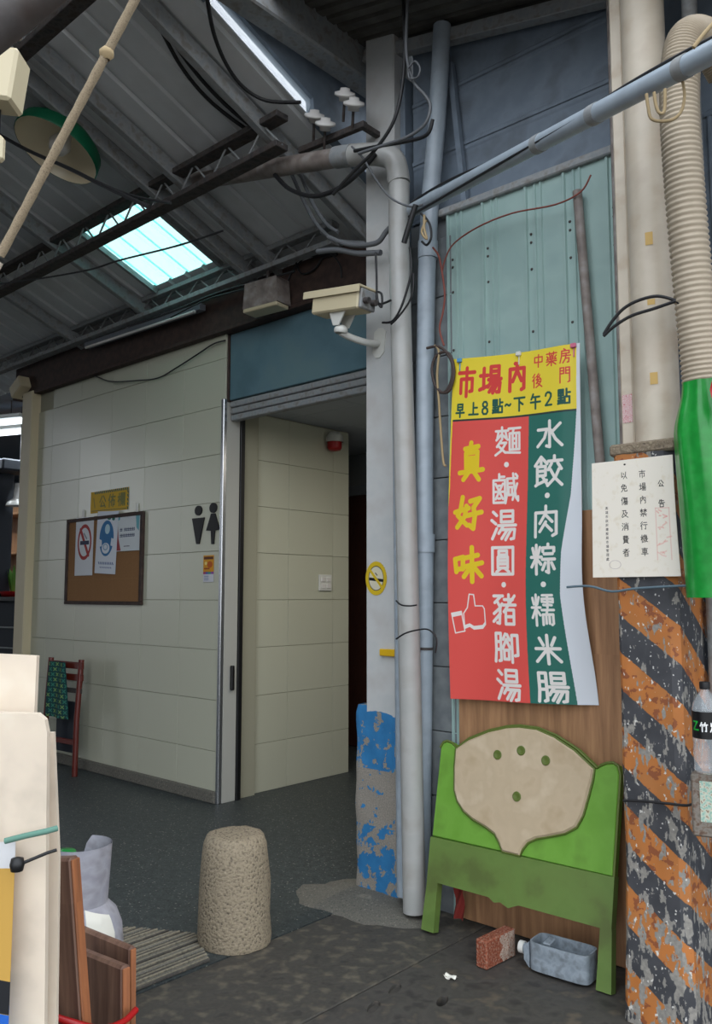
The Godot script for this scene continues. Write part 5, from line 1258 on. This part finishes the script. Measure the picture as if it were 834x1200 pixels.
	var cl := solo("patterned_cloth", "dark green patterned cloth draped over the chair back", "cloth", Geo.new().surf(10, 20, func(u: float, v: float): return Vector3(lerpf(-6.96, -6.68 + 0.07 * v, u), 0.925 - 0.47 * v, -3.715 + 0.012 * sin(u * 9 + v * 2) + 0.01 * v)).surf(10, 20, func(u: float, v: float): return Vector3(lerpf(-6.68 + 0.07 * v, -6.96, u), 0.925 - 0.47 * v, -3.719 + 0.012 * sin((1.0 - u) * 9 + v * 2) + 0.01 * v)), printed(ci, 0.9))

# ---------- fittings overhead ----------
func build_fittings() -> void:
	# security camera on a swivel arm
	var c := thing("security_camera", "cream box security camera on a white bracket on the grey post", "camera", Vector3(-2.86, 3.0, -3.08))
	c.rotation.z = -0.13
	part(c, "housing", Geo.new().box(Vector3(-0.01, 0.0, 0), Vector3(0.33, 0.105, 0.12), 0.008), mat.cream_metal)
	part(c, "sun_shield", Geo.new().box(Vector3(-0.03, 0.06, 0), Vector3(0.40, 0.012, 0.145), 0.003).box(Vector3(-0.03, 0.045, 0.071), Vector3(0.40, 0.035, 0.006)), mat.cream_metal)
	var bp := part(c, "back_plate", Geo.new().box(Vector3(0.165, 0, 0), Vector3(0.02, 0.10, 0.115), 0.006), mat.steel)
	for s in [-0.025, 0.03]: part(bp, "cable_gland", Geo.new().rod(Vector3(0.17, -0.01, s), Vector3(0.205, -0.012, s), 0.016, 10), mat.dark_steel)
	part(c, "yoke", Geo.new().prism(outline([[-0.06, -0.052], [0.05, -0.052], [0.015, -0.12], [-0.025, -0.12]]), -0.045, -0.038), mat.white_metal)
	part(c, "yoke", Geo.new().prism(outline([[-0.06, -0.052], [0.05, -0.052], [0.015, -0.12], [-0.025, -0.12]]), 0.030, 0.037), mat.white_metal)
	part(c, "swivel", Geo.new().lathe([Vector2(0.028, -0.155), Vector2(0.036, -0.15), Vector2(0.036, -0.13), Vector2(0.02, -0.115)], 16), mat.white_metal)
	part(c, "arm", Geo.new().tube(smooth_path([Vector3(0.0, -0.15, 0.0), Vector3(0.02, -0.165, -0.06), Vector3(0.055, -0.175, -0.14), Vector3(0.065, -0.165, -0.222)], 4), 0.018, 10), mat.white_metal)
	part(c, "wall_plate", Geo.new().prism(outline([[0.03, -0.10], [0.055, -0.08], [0.085, -0.08], [0.11, -0.10], [0.11, -0.21], [0.085, -0.24], [0.055, -0.24], [0.03, -0.21]]), -0.23, -0.224), mat.white_metal)
	# floodlight under the beam
	var f := thing("floodlight", "dusty grey box floodlight under the beam beside the doorway", "floodlight", Vector3(-4.25, 3.55, -3.78), 0.12)
	part(f, "case", Geo.new().prism(outline([[-0.16, -0.06], [0.16, -0.06], [0.145, 0.12], [-0.145, 0.12]]), -0.08, 0.06), mat.conduit)
	part(f, "glass", Geo.new().box(Vector3(0, -0.075, 0.0), Vector3(0.31, 0.028, 0.13), 0.006), mat.cream_metal)
	part(f, "bracket", Geo.new().rod(Vector3(0.0, 0.12, -0.01), Vector3(0.0, 0.24, -0.03), 0.012, 8), mat.dark_steel)
	# unlit tube fitting along the beam
	var u := thing("tube_fitting", "unlit white tube fitting along the beam under the lower truss", "lamp")
	part(u, "batten", Geo.new().bar(Vector3(-6.73, 3.735, -3.85), Vector3(-5.05, 3.70, -3.85), 0.06, 0.05, 0.004), mat.hall_grey)
	part(u, "tube", Geo.new().rod(Vector3(-6.68, 3.70, -3.81), Vector3(-5.10, 3.665, -3.81), 0.013, 8), mat.porcelain)
	# pendant lamp with green shade
	var l := thing("high_bay_lamp", "unlit lamp with a green shade and cream inside hanging under the roof", "lamp", Vector3(-4.70, 4.26, -2.44))
	var axis := lamp_axis()
	var side := axis.cross(Vector3.UP).normalized()
	l.basis = Basis(side, -axis, side.cross(-axis)).orthonormalized()
	part(l, "shade", Geo.new().lathe([Vector2(0.268, -0.02), Vector2(0.273, -0.01), Vector2(0.262, 0.06), Vector2(0.20, 0.125), Vector2(0.10, 0.17), Vector2(0.05, 0.18), Vector2(0.05, 0.26), Vector2(0.001, 0.27)], 32), mat.mesh_green)
	part(l, "reflector", Geo.new().lathe([Vector2(0.001, 0.165), Vector2(0.095, 0.158), Vector2(0.19, 0.115), Vector2(0.245, 0.055), Vector2(0.266, -0.018)], 32), plain(Color(0.90, 0.85, 0.73), 0.3))
	part(l, "bulb", Geo.new().lathe([Vector2(0.001, -0.02), Vector2(0.05, -0.01), Vector2(0.07, 0.04), Vector2(0.045, 0.10), Vector2(0.03, 0.15)], 18), mat.porcelain)
	part(l, "hanger", Geo.new().rod(Vector3(0, 0.25, 0), Vector3(0.0, 0.36, 0), 0.012, 6), mat.dark_steel)
	# porcelain insulators
	var sp := [[Vector3(-3.12, 4.14, -3.12), 0.6], [Vector3(-3.035, 4.06, -3.12), 0.6], [Vector3(-2.89, 4.17, -3.12), 0.6], [Vector3(-2.825, 4.09, -3.12), 0.6]]
	for k in 4:
		var o := thing("insulator", ["upper white insulator disc of the pair near the roof edge", "lower white insulator disc of the pair near the roof edge", "upper white insulator disc of the pair near the loose cables", "lower white insulator disc of the pair near the loose cables"][k], "insulator", sp[k][0], 0.0, "porcelain insulators")
		part(o, "porcelain_disc", Geo.new().lathe([Vector2(0.001, -0.03), Vector2(0.03, -0.028), Vector2(0.032, -0.01), Vector2(0.058, 0.0), Vector2(0.055, 0.014), Vector2(0.028, 0.022), Vector2(0.026, 0.036), Vector2(0.001, 0.04)], 18), mat.porcelain)
		part(o, "steel_pin", Geo.new().rod(Vector3(0, 0.035, 0), Vector3(0, -0.13, 0), 0.008, 8), mat.dark_steel)
		o.rotation = Vector3(0.5, 0, -0.5)
	var arm := thing("cross_arm", "dark steel cross arm carrying the white insulators beside the grey post", "bracket")
	part(arm, "bar", Geo.new().bar(Vector3(-3.30, 4.035, -3.185), Vector3(-2.80, 4.0, -3.185), 0.035, 0.035, 0.003), mat.dark_steel)
	part(arm, "post_bracket", Geo.new().bar(Vector3(-2.82, 4.0, -3.17), Vector3(-2.82, 4.0, -3.315), 0.035, 0.03, 0.003), mat.dark_steel)
	# rope-wrapped rod close to the camera
	var rod := thing("hanging_rod", "frayed rope-wrapped rod hanging across the upper left corner", "rod")
	var ra := Vector3(-1.443, 2.105, -0.649)
	var rb := Vector3(-1.233, 2.562, -0.777)
	var dir := (rb - ra)
	var pts := []; var rr := []
	for k in 60:
		pts.append(ra.lerp(ra + dir * 2.79, k / 59.0)); rr.append(0.0078 + 0.0008 * (k % 2))
	part(rod, "wrapped_core", Geo.new().tube(pts, rr, 10), noisy([Color(0.48, 0.42, 0.33), Color(0.62, 0.56, 0.46), Color(0.40, 0.34, 0.27)], 0.08, 0.1, 0.9, 0, 3, 97))
	part(rod, "end_sleeve", Geo.new().tube([ra - dir * 0.13, ra - dir * 0.02], 0.011, 10), mat.beige_post)
	part(rod, "knot", Geo.new().lathe([Vector2(0.006, -0.012), Vector2(0.013, -0.004), Vector2(0.013, 0.004), Vector2(0.006, 0.012)], 10, ra.lerp(rb, 0.79)), mat.twine)
	# boxes at the upper left edge
	var turned := Basis(Vector3.UP, 0.73)
	var sb := thing("speaker_box", "cream plastic box at the top left edge", "speaker")
	part(sb, "case", Geo.new().box(Vector3(-2.09, 2.85, -0.925), Vector3(0.10, 0.145, 0.09), 0.008, turned * Basis(Vector3.BACK, -0.12)), mat.cream_metal)
	part(sb, "hanger", Geo.new().rod(Vector3(-2.10, 2.90, -0.925), Vector3(-2.10, 3.38, -0.925), 0.006, 6), mat.dark_steel)
	var jb := thing("junction_box", "dark wire clutter box above the cream plastic box", "junction box")
	part(jb, "case", Geo.new().box(Vector3(-2.06, 2.99, -0.915), Vector3(0.07, 0.06, 0.06), 0.006, turned), mat.conduit)
	part(jb, "conduit_drop", Geo.new().rod(Vector3(-2.05, 3.01, -0.915), Vector3(-2.05, 3.38, -0.925), 0.009, 8), mat.grey_cable)
	var cb := thing("small_cream_box", "small rounded cream box at the left edge below the speaker box", "box")
	part(cb, "case", Geo.new().box(Vector3(-2.10, 2.665, -0.925), Vector3(0.035, 0.07, 0.03), 0.008, turned), mat.cream_metal)
	part(cb, "cord", Geo.new().rod(Vector3(-2.105, 2.69, -0.93), Vector3(-2.105, 2.80, -0.93), 0.003, 5), mat.cable)
	# stall frame above the view that carries the boxes and the rod
	var fr := thing("stall_gantry", "steel stall gantry above the view holding the hanging boxes", "gantry")
	part(fr, "cross_bar", Geo.new().rod(Vector3(-2.80, 3.40, -0.877), Vector3(1.0, 3.40, -1.14), 0.022, 10), mat.dark_steel)
	for q in [Vector3(-2.80, 0, -0.877), Vector3(1.0, 0, -1.14)]: part(fr, "upright", Geo.new().rod(q, q + Vector3.UP * 3.42, 0.024, 10), mat.dark_steel)
	solo("thick_pole", "thick dark pole crossing the top left corner", "pole", Geo.new().tube([Vector3(-1.20, 2.27, -0.46), Vector3(-1.11, 2.36, -0.53), Vector3(-1.02, 2.46, -0.60), Vector3(-0.40, 3.37, -1.06)], 0.028, 14), mat.dark_steel)
	var sp2 := solo("wall_speaker", "small pale box at the top of the far wall end", "speaker", Geo.new().box(Vector3(-7.98, 3.56, -3.86), Vector3(0.22, 0.13, 0.14), 0.01, Basis(Vector3.BACK, 0.5)), mat.cream_metal)

func lamp_axis() -> Vector3:
	# direction in which the tilted lamp opening faces
	return Vector3(-0.111, -0.906, 0.409).normalized()

# ---------- small things on the ground ----------
func build_small_things() -> void:
	var b := thing("brick", "red brick with a pale mortar crust standing on edge under the headboard", "brick", Vector3(-1.985, 0.0, -3.065), -0.06)
	part(b, "clay_body", Geo.new().box(Vector3(0, 0.055, 0), Vector3(0.055, 0.11, 0.20), 0.005), mat.brick)
	part(b, "mortar_crust", Geo.new().surf(10, 10, func(u: float, v: float): return Vector3(0.0275 + 0.005 * sin(PI * u) * sin(PI * v) + 0.001 * sin(u * 17.0), lerpf(0.108, 0.004, v), lerpf(0.0 + 0.012 * sin(v * 11.0), -0.098, u))), noisy([Color(0.60, 0.50, 0.44), Color(0.72, 0.66, 0.60), Color(0.50, 0.30, 0.22)], 0.04, 0.12, 0.9, 0.0, 4, 39))
	var j := thing("plastic_jug", "grey cut-open plastic jug lying on its side under the headboard", "jug", Vector3(-1.715, 0.0, -3.135), 0.06)
	var jb := Geo.new()
	# lying can with its upper side cut away
	var rim := func(u: float) -> Vector2:
		var a := u * TAU
		return Vector2(signf(cos(a)) * pow(absf(cos(a)), 0.35) * 0.125, signf(sin(a)) * pow(absf(sin(a)), 0.35) * 0.062)
	jb.surf(40, 6, func(u: float, v: float):
		var q: Vector2 = rim.call(u)
		return Vector3(q.x, lerpf(0.118, 0.012, v), q.y * (1.0 + 0.03 * sin(v * 9))))
	jb.surf(40, 6, func(u: float, v: float):
		var q: Vector2 = rim.call(1.0 - u) * 0.95
		return Vector3(q.x, lerpf(0.118, 0.016, v), q.y))
	jb.surf(40, 1, func(u: float, v: float):
		var q: Vector2 = rim.call(u) * lerpf(0.95, 1.0, v)
		return Vector3(q.x, 0.118, q.y))
	jb.surf(40, 3, func(u: float, v: float):
		var q: Vector2 = rim.call(u) * (1.0 - v)
		return Vector3(q.x, 0.012, q.y))
	part(j, "body", jb, mat.jug_plastic)
	part(j, "shoulder", Geo.new().prism(outline([[-0.125, 0.012], [-0.125, 0.112], [-0.148, 0.09], [-0.148, 0.04]]), -0.05, 0.05), mat.jug_plastic)
	var nk := part(j, "neck", Geo.new().rod(Vector3(-0.145, 0.072, 0.02), Vector3(-0.160, 0.072, 0.02), 0.020, 14), mat.jug_plastic)
	part(nk, "cap", Geo.new().rod(Vector3(-0.158, 0.072, 0.02), Vector3(-0.180, 0.072, 0.02), 0.024, 14), mat.white_metal)
	part(j, "handle_lip", Geo.new().bar(Vector3(-0.06, 0.116, -0.03), Vector3(-0.06, 0.110, 0.03), 0.03, 0.012, 0.004), mat.jug_plastic)
	solo("red_rag", "dark red scrap behind the headboard's left leg", "rag", Geo.new().surf(6, 6, func(u: float, v: float): return Vector3(-2.30 + 0.05 * u, 0.22 - 0.17 * v, -3.22 + 0.01 * sin(u * 6 + v * 8))), plain(Color(0.45, 0.12, 0.09), 0.8))

func build_cables() -> void:
	var runs := [
		["cable", "thin black wire drooping across the upper tiled restroom wall", "cable", 0.0060, [Vector3(-7.045, 3.589, -3.915), Vector3(-6.711, 3.472, -3.915), Vector3(-6.424, 3.367, -3.915), Vector3(-6.025, 3.306, -3.915), Vector3(-5.715, 3.273, -3.915), Vector3(-5.482, 3.309, -3.915), Vector3(-5.206, 3.367, -3.915), Vector3(-4.995, 3.413, -3.915), Vector3(-4.852, 3.410, -3.915)]],
		["cable", "thin dark wire strung level across the bright skylight", "cable", 0.0060, [Vector3(-6.583, 3.997, -2.900), Vector3(-5.730, 3.832, -2.900), Vector3(-5.070, 3.720, -2.900), Vector3(-4.699, 3.684, -2.900), Vector3(-4.062, 3.600, -2.900), Vector3(-3.625, 3.564, -2.900)]],
		["cable", "thick grey cable running below the green lamp shade", "cable", 0.0120, [Vector3(-5.340, 4.585, -2.250), Vector3(-4.721, 4.189, -2.250), Vector3(-4.198, 3.883, -2.250), Vector3(-3.832, 3.658, -2.250), Vector3(-3.391, 3.394, -2.250)]],
		["cable", "thinner cable sagging beside the thick grey one near the green lamp", "cable", 0.0070, [Vector3(-4.437, 4.028, -2.270), Vector3(-4.045, 3.792, -2.270), Vector3(-3.738, 3.610, -2.270), Vector3(-3.498, 3.485, -2.270), Vector3(-3.242, 3.375, -2.270)]],
		["cable", "left one of two dark cables crossing the pale roof sheets", "cable", 0.0120, [Vector3(-3.465, 4.499, -2.253), Vector3(-3.523, 4.446, -2.389), Vector3(-3.603, 4.369, -2.586), Vector3(-3.622, 4.281, -2.809), Vector3(-3.553, 4.170, -3.091)]],
		["cable", "right one of two dark cables crossing the pale roof sheets", "cable", 0.0120, [Vector3(-3.439, 4.488, -2.256), Vector3(-3.500, 4.421, -2.427), Vector3(-3.546, 4.330, -2.659), Vector3(-3.545, 4.247, -2.871), Vector3(-3.500, 4.165, -3.078)]],
		["cable", "black cable looping under the pale translucent roof strip", "cable", 0.0110, [Vector3(-3.109, 4.428, -2.358), Vector3(-3.238, 4.371, -2.504), Vector3(-3.320, 4.311, -2.655), Vector3(-3.343, 4.257, -2.794), Vector3(-3.287, 4.210, -2.913), Vector3(-3.115, 4.173, -3.008)]],
		["cable", "heavy cable hanging in a loop below the brown conduit", "cable", 0.0130, [Vector3(-3.440, 3.916, -3.120), Vector3(-3.310, 3.784, -3.120), Vector3(-3.119, 3.681, -3.120), Vector3(-2.926, 3.664, -3.120), Vector3(-2.761, 3.711, -3.120), Vector3(-2.673, 3.763, -3.120)]],
		["cable", "grey cable dropping from the roof to the clutter by the floodlight", "grey_cable", 0.0110, [Vector3(-3.487, 4.002, -3.300), Vector3(-3.369, 3.777, -3.300), Vector3(-3.270, 3.622, -3.300), Vector3(-3.133, 3.495, -3.300), Vector3(-2.902, 3.408, -3.300)]],
		["cable", "second grey cable beside the drop above the security camera", "grey_cable", 0.0110, [Vector3(-3.393, 3.967, -3.280), Vector3(-3.292, 3.756, -3.280), Vector3(-3.182, 3.598, -3.280), Vector3(-3.088, 3.520, -3.280)]],
		["cable", "thick cable bundle strand crossing the grey post under the elbow", "grey_cable", 0.0140, [Vector3(-3.084, 3.463, -3.200), Vector3(-2.925, 3.373, -3.200), Vector3(-2.743, 3.329, -3.200), Vector3(-2.673, 3.369, -3.200), Vector3(-2.616, 3.397, -3.200)]],
		["cable", "lower bundle strand ending behind the grey post", "grey_cable", 0.0160, [Vector3(-3.189, 3.416, -3.220), Vector3(-3.038, 3.383, -3.220), Vector3(-2.881, 3.319, -3.220), Vector3(-2.725, 3.280, -3.220)]],
		["cable", "tangle strand hanging between floodlight and security camera", "cable", 0.0070, [Vector3(-4.073, 3.844, -3.885), Vector3(-4.012, 3.706, -3.885), Vector3(-3.880, 3.694, -3.885), Vector3(-3.799, 3.756, -3.885), Vector3(-3.720, 3.746, -3.885)]],
		["cable", "loose loop of the tangle left of the security camera", "cable", 0.0060, [Vector3(-4.156, 3.589, -3.885), Vector3(-4.115, 3.720, -3.885), Vector3(-3.946, 3.809, -3.885), Vector3(-3.744, 3.770, -3.885), Vector3(-3.642, 3.666, -3.885), Vector3(-3.626, 3.574, -3.885)]],
		["cable", "bundle strand running along the beam toward the floodlight", "cable", 0.0080, [Vector3(-4.915, 3.777, -3.885), Vector3(-4.475, 3.841, -3.885), Vector3(-4.203, 3.831, -3.885), Vector3(-3.905, 3.797, -3.885), Vector3(-3.665, 3.742, -3.885)]],
		["cable", "teal-lit cable lying along the lower truss", "cable", 0.0080, [Vector3(-5.918, 3.710, -3.750), Vector3(-5.323, 3.696, -3.750), Vector3(-4.794, 3.710, -3.750), Vector3(-4.319, 3.685, -3.750), Vector3(-3.930, 3.656, -3.750)]],
		["cable", "thin cable sweeping below the lower truss toward the floodlight", "cable", 0.0060, [Vector3(-5.279, 3.637, -3.720), Vector3(-4.856, 3.671, -3.720), Vector3(-4.561, 3.657, -3.720), Vector3(-4.283, 3.631, -3.720)]],
		["cable", "black lead from the security camera looping down the grey post", "cable", 0.0060, [Vector3(-2.683, 3.240, -3.130), Vector3(-2.678, 3.130, -3.130), Vector3(-2.673, 2.994, -3.130), Vector3(-2.645, 2.943, -3.130), Vector3(-2.644, 3.010, -3.130), Vector3(-2.678, 3.027, -3.130), Vector3(-2.661, 2.965, -3.130), Vector3(-2.583, 2.964, -3.130)]],
		["cable", "dark wire swinging across the light grey downpipe", "cable", 0.0060, [Vector3(-2.438, 3.187, -3.100), Vector3(-2.428, 3.077, -3.100), Vector3(-2.450, 2.996, -3.100), Vector3(-2.494, 2.900, -3.100), Vector3(-2.548, 2.843, -3.100), Vector3(-2.614, 2.849, -3.100)]],
		["cable", "second dark wire swinging beside the light grey downpipe", "cable", 0.0050, [Vector3(-2.418, 3.052, -3.100), Vector3(-2.419, 2.967, -3.100), Vector3(-2.451, 2.907, -3.100), Vector3(-2.515, 2.853, -3.100), Vector3(-2.559, 2.828, -3.100)]],
		["cable", "pale wire hooking across the top of the grey post", "grey_cable", 0.0060, [Vector3(-2.803, 3.832, -3.080), Vector3(-2.726, 3.743, -3.080), Vector3(-2.639, 3.597, -3.080), Vector3(-2.539, 3.465, -3.080), Vector3(-2.421, 3.383, -3.080), Vector3(-2.343, 3.366, -3.080)]],
		["cable", "cable swooping down from the top to the brown conduit", "cable", 0.0090, [Vector3(-2.392, 4.435, -3.000), Vector3(-2.383, 4.173, -3.000), Vector3(-2.395, 3.980, -3.000), Vector3(-2.449, 3.806, -3.000), Vector3(-2.570, 3.698, -3.000), Vector3(-2.713, 3.637, -3.000), Vector3(-2.862, 3.560, -3.000)]],
		["cable", "wire hanging beside the swoop and looping right at the post", "grey_cable", 0.0080, [Vector3(-2.344, 4.399, -2.980), Vector3(-2.357, 4.106, -2.980), Vector3(-2.316, 3.937, -2.980), Vector3(-2.246, 3.834, -2.980), Vector3(-2.217, 3.767, -2.980), Vector3(-2.248, 3.695, -2.980), Vector3(-2.350, 3.671, -2.980), Vector3(-2.498, 3.684, -2.980), Vector3(-2.666, 3.703, -2.980)]],
		["cable", "small pale wire loop high above the grey post", "grey_cable", 0.0050, [Vector3(-2.331, 3.998, -2.960), Vector3(-2.290, 4.014, -2.960), Vector3(-2.260, 3.966, -2.960), Vector3(-2.275, 3.930, -2.960), Vector3(-2.321, 3.942, -2.960), Vector3(-2.331, 3.981, -2.960)]],
		["cable", "dark cable crossing from the conduit to the pipe cluster", "cable", 0.0090, [Vector3(-2.758, 3.779, -3.050), Vector3(-2.613, 3.748, -3.050), Vector3(-2.421, 3.702, -3.050), Vector3(-2.291, 3.687, -3.050), Vector3(-2.255, 3.750, -3.050)]],
		["cable", "dark wire tied along the diagonal pipe", "cable", 0.0060, [Vector3(-2.490, 3.461, -3.180), Vector3(-2.281, 3.426, -3.082), Vector3(-2.054, 3.375, -2.978), Vector3(-1.792, 3.304, -2.860), Vector3(-1.530, 3.240, -2.740), Vector3(-1.269, 3.195, -2.615), Vector3(-1.059, 3.160, -2.511), Vector3(-0.832, 3.109, -2.396), Vector3(-0.571, 3.038, -2.264)]],
		["cable", "second dark wire sagging along the underside of the diagonal pipe", "cable", 0.0060, [Vector3(-2.490, 3.380, -3.160), Vector3(-2.228, 3.332, -3.035), Vector3(-1.967, 3.284, -2.909), Vector3(-1.705, 3.236, -2.784), Vector3(-1.443, 3.188, -2.659), Vector3(-1.269, 3.156, -2.576)]],
		["cable", "frayed beige tie hanging at the pipe crossing", "twine", 0.0060, [Vector3(-2.310, 3.294, -3.050), Vector3(-2.311, 3.227, -3.050), Vector3(-2.296, 3.172, -3.050), Vector3(-2.326, 3.215, -3.050), Vector3(-2.300, 3.266, -3.050)]],
		["cable", "black lead hanging below the pipe crossing", "cable", 0.0060, [Vector3(-2.353, 3.327, -3.080), Vector3(-2.303, 3.260, -3.080), Vector3(-2.293, 3.189, -3.080), Vector3(-2.319, 3.159, -3.080), Vector3(-2.349, 3.185, -3.080)]],
		["cable", "bent dark conduit stub beside the pipe crossing", "cable", 0.0140, [Vector3(-2.361, 3.361, -3.050), Vector3(-2.398, 3.279, -3.050), Vector3(-2.435, 3.192, -3.050)]],
		["cable", "thin red wire arching over the green metal sheets", "red_wire", 0.0040, [Vector3(-2.390, 3.113, -3.300), Vector3(-2.368, 3.177, -3.300), Vector3(-2.315, 3.237, -3.300), Vector3(-2.174, 3.278, -3.300), Vector3(-1.982, 3.287, -3.300), Vector3(-1.760, 3.257, -3.300), Vector3(-1.634, 3.275, -3.300), Vector3(-1.583, 3.336, -3.300)]],
		["cable", "thin red wire hanging down beside the green metal sheets", "red_wire", 0.0050, [Vector3(-2.419, 3.233, -3.262), Vector3(-2.383, 3.178, -3.262), Vector3(-2.363, 3.085, -3.262), Vector3(-2.349, 2.973, -3.262), Vector3(-2.360, 2.889, -3.262), Vector3(-2.382, 2.807, -3.262), Vector3(-2.357, 2.716, -3.262)]],
		["cable", "beige cable end hanging beside the yellow banner heading", "twine", 0.0060, [Vector3(-2.414, 2.728, -3.262), Vector3(-2.388, 2.692, -3.262), Vector3(-2.400, 2.574, -3.262), Vector3(-2.391, 2.444, -3.262), Vector3(-2.383, 2.316, -3.262), Vector3(-2.369, 2.146, -3.262), Vector3(-2.354, 2.119, -3.262)]],
		["cable", "brown cable coil hanging beside the yellow banner heading", "brown_cable", 0.0070, [Vector3(-2.462, 2.724, -3.262), Vector3(-2.398, 2.720, -3.262), Vector3(-2.347, 2.684, -3.262), Vector3(-2.307, 2.608, -3.262), Vector3(-2.319, 2.526, -3.262), Vector3(-2.360, 2.482, -3.262), Vector3(-2.411, 2.524, -3.262), Vector3(-2.431, 2.614, -3.262), Vector3(-2.399, 2.677, -3.262), Vector3(-2.327, 2.671, -3.262), Vector3(-2.298, 2.573, -3.262), Vector3(-2.329, 2.485, -3.262), Vector3(-2.386, 2.486, -3.262)]],
		["cable", "black cable wrapped high around the beige round post", "cable", 0.0060, [Vector3(-1.349, 2.467, -2.880), Vector3(-1.318, 2.506, -2.880), Vector3(-1.270, 2.547, -2.880), Vector3(-1.211, 2.565, -2.880), Vector3(-1.142, 2.564, -2.880), Vector3(-1.081, 2.534, -2.880), Vector3(-1.058, 2.510, -2.880)]],
		["cable", "lower black cable wrapped around the beige round post", "cable", 0.0060, [Vector3(-1.350, 2.461, -2.880), Vector3(-1.305, 2.490, -2.880), Vector3(-1.239, 2.514, -2.880), Vector3(-1.159, 2.521, -2.880), Vector3(-1.097, 2.528, -2.880), Vector3(-1.051, 2.533, -2.880)]],
		["cable", "loop of pale twine hanging from the diagonal pipe", "twine", 0.0050, [Vector3(-0.945, 3.002, -2.356), Vector3(-0.944, 2.966, -2.363), Vector3(-0.940, 2.930, -2.370), Vector3(-0.922, 2.920, -2.388), Vector3(-0.891, 2.925, -2.415), Vector3(-0.870, 2.951, -2.431), Vector3(-0.860, 2.997, -2.434), Vector3(-0.862, 3.048, -2.425)]],
		["cable", "second loop of pale twine hanging from the diagonal pipe", "twine", 0.0050, [Vector3(-0.920, 2.995, -2.353), Vector3(-0.919, 2.960, -2.359), Vector3(-0.913, 2.934, -2.367), Vector3(-0.901, 2.939, -2.377), Vector3(-0.895, 3.005, -2.374)]],
		["cable", "pale twine stretched to the upper end of the diagonal pipe", "twine", 0.0060, [Vector3(-0.758, 2.997, -2.228), Vector3(-0.735, 3.034, -2.244), Vector3(-0.704, 3.076, -2.266)]],
		["cable", "blue-grey wire tied round the striped pillar under the notice", "tie_wire", 0.0050, [Vector3(-1.557, 1.529, -2.940), Vector3(-1.465, 1.532, -2.940), Vector3(-1.377, 1.512, -2.940), Vector3(-1.298, 1.521, -2.940), Vector3(-1.204, 1.527, -2.940), Vector3(-1.095, 1.532, -2.940)]],
		["cable", "dark wire tied round the middle of the striped pillar", "cable", 0.0050, [Vector3(-1.360, 0.762, -2.950), Vector3(-1.281, 0.772, -2.950), Vector3(-1.190, 0.778, -2.950), Vector3(-1.131, 0.782, -2.950), Vector3(-1.101, 0.798, -2.950)]],
		["cable", "thin wire tie round the downpipes at banner height", "cable", 0.0040, [Vector3(-2.535, 1.472, -3.100), Vector3(-2.503, 1.452, -3.100), Vector3(-2.452, 1.448, -3.100), Vector3(-2.412, 1.452, -3.100)]],
		["cable", "lower wire tie round the downpipes", "cable", 0.0040, [Vector3(-2.536, 1.291, -3.100), Vector3(-2.479, 1.320, -3.100), Vector3(-2.403, 1.338, -3.100), Vector3(-2.343, 1.340, -3.100), Vector3(-2.300, 1.303, -3.100), Vector3(-2.306, 1.237, -3.100)]],
	]
	for r in runs: solo(r[0], r[1], "cable", Geo.new().tube(smooth_path(r[4], 5), r[3], 6), mat[r[2]], "loose cables and wires")
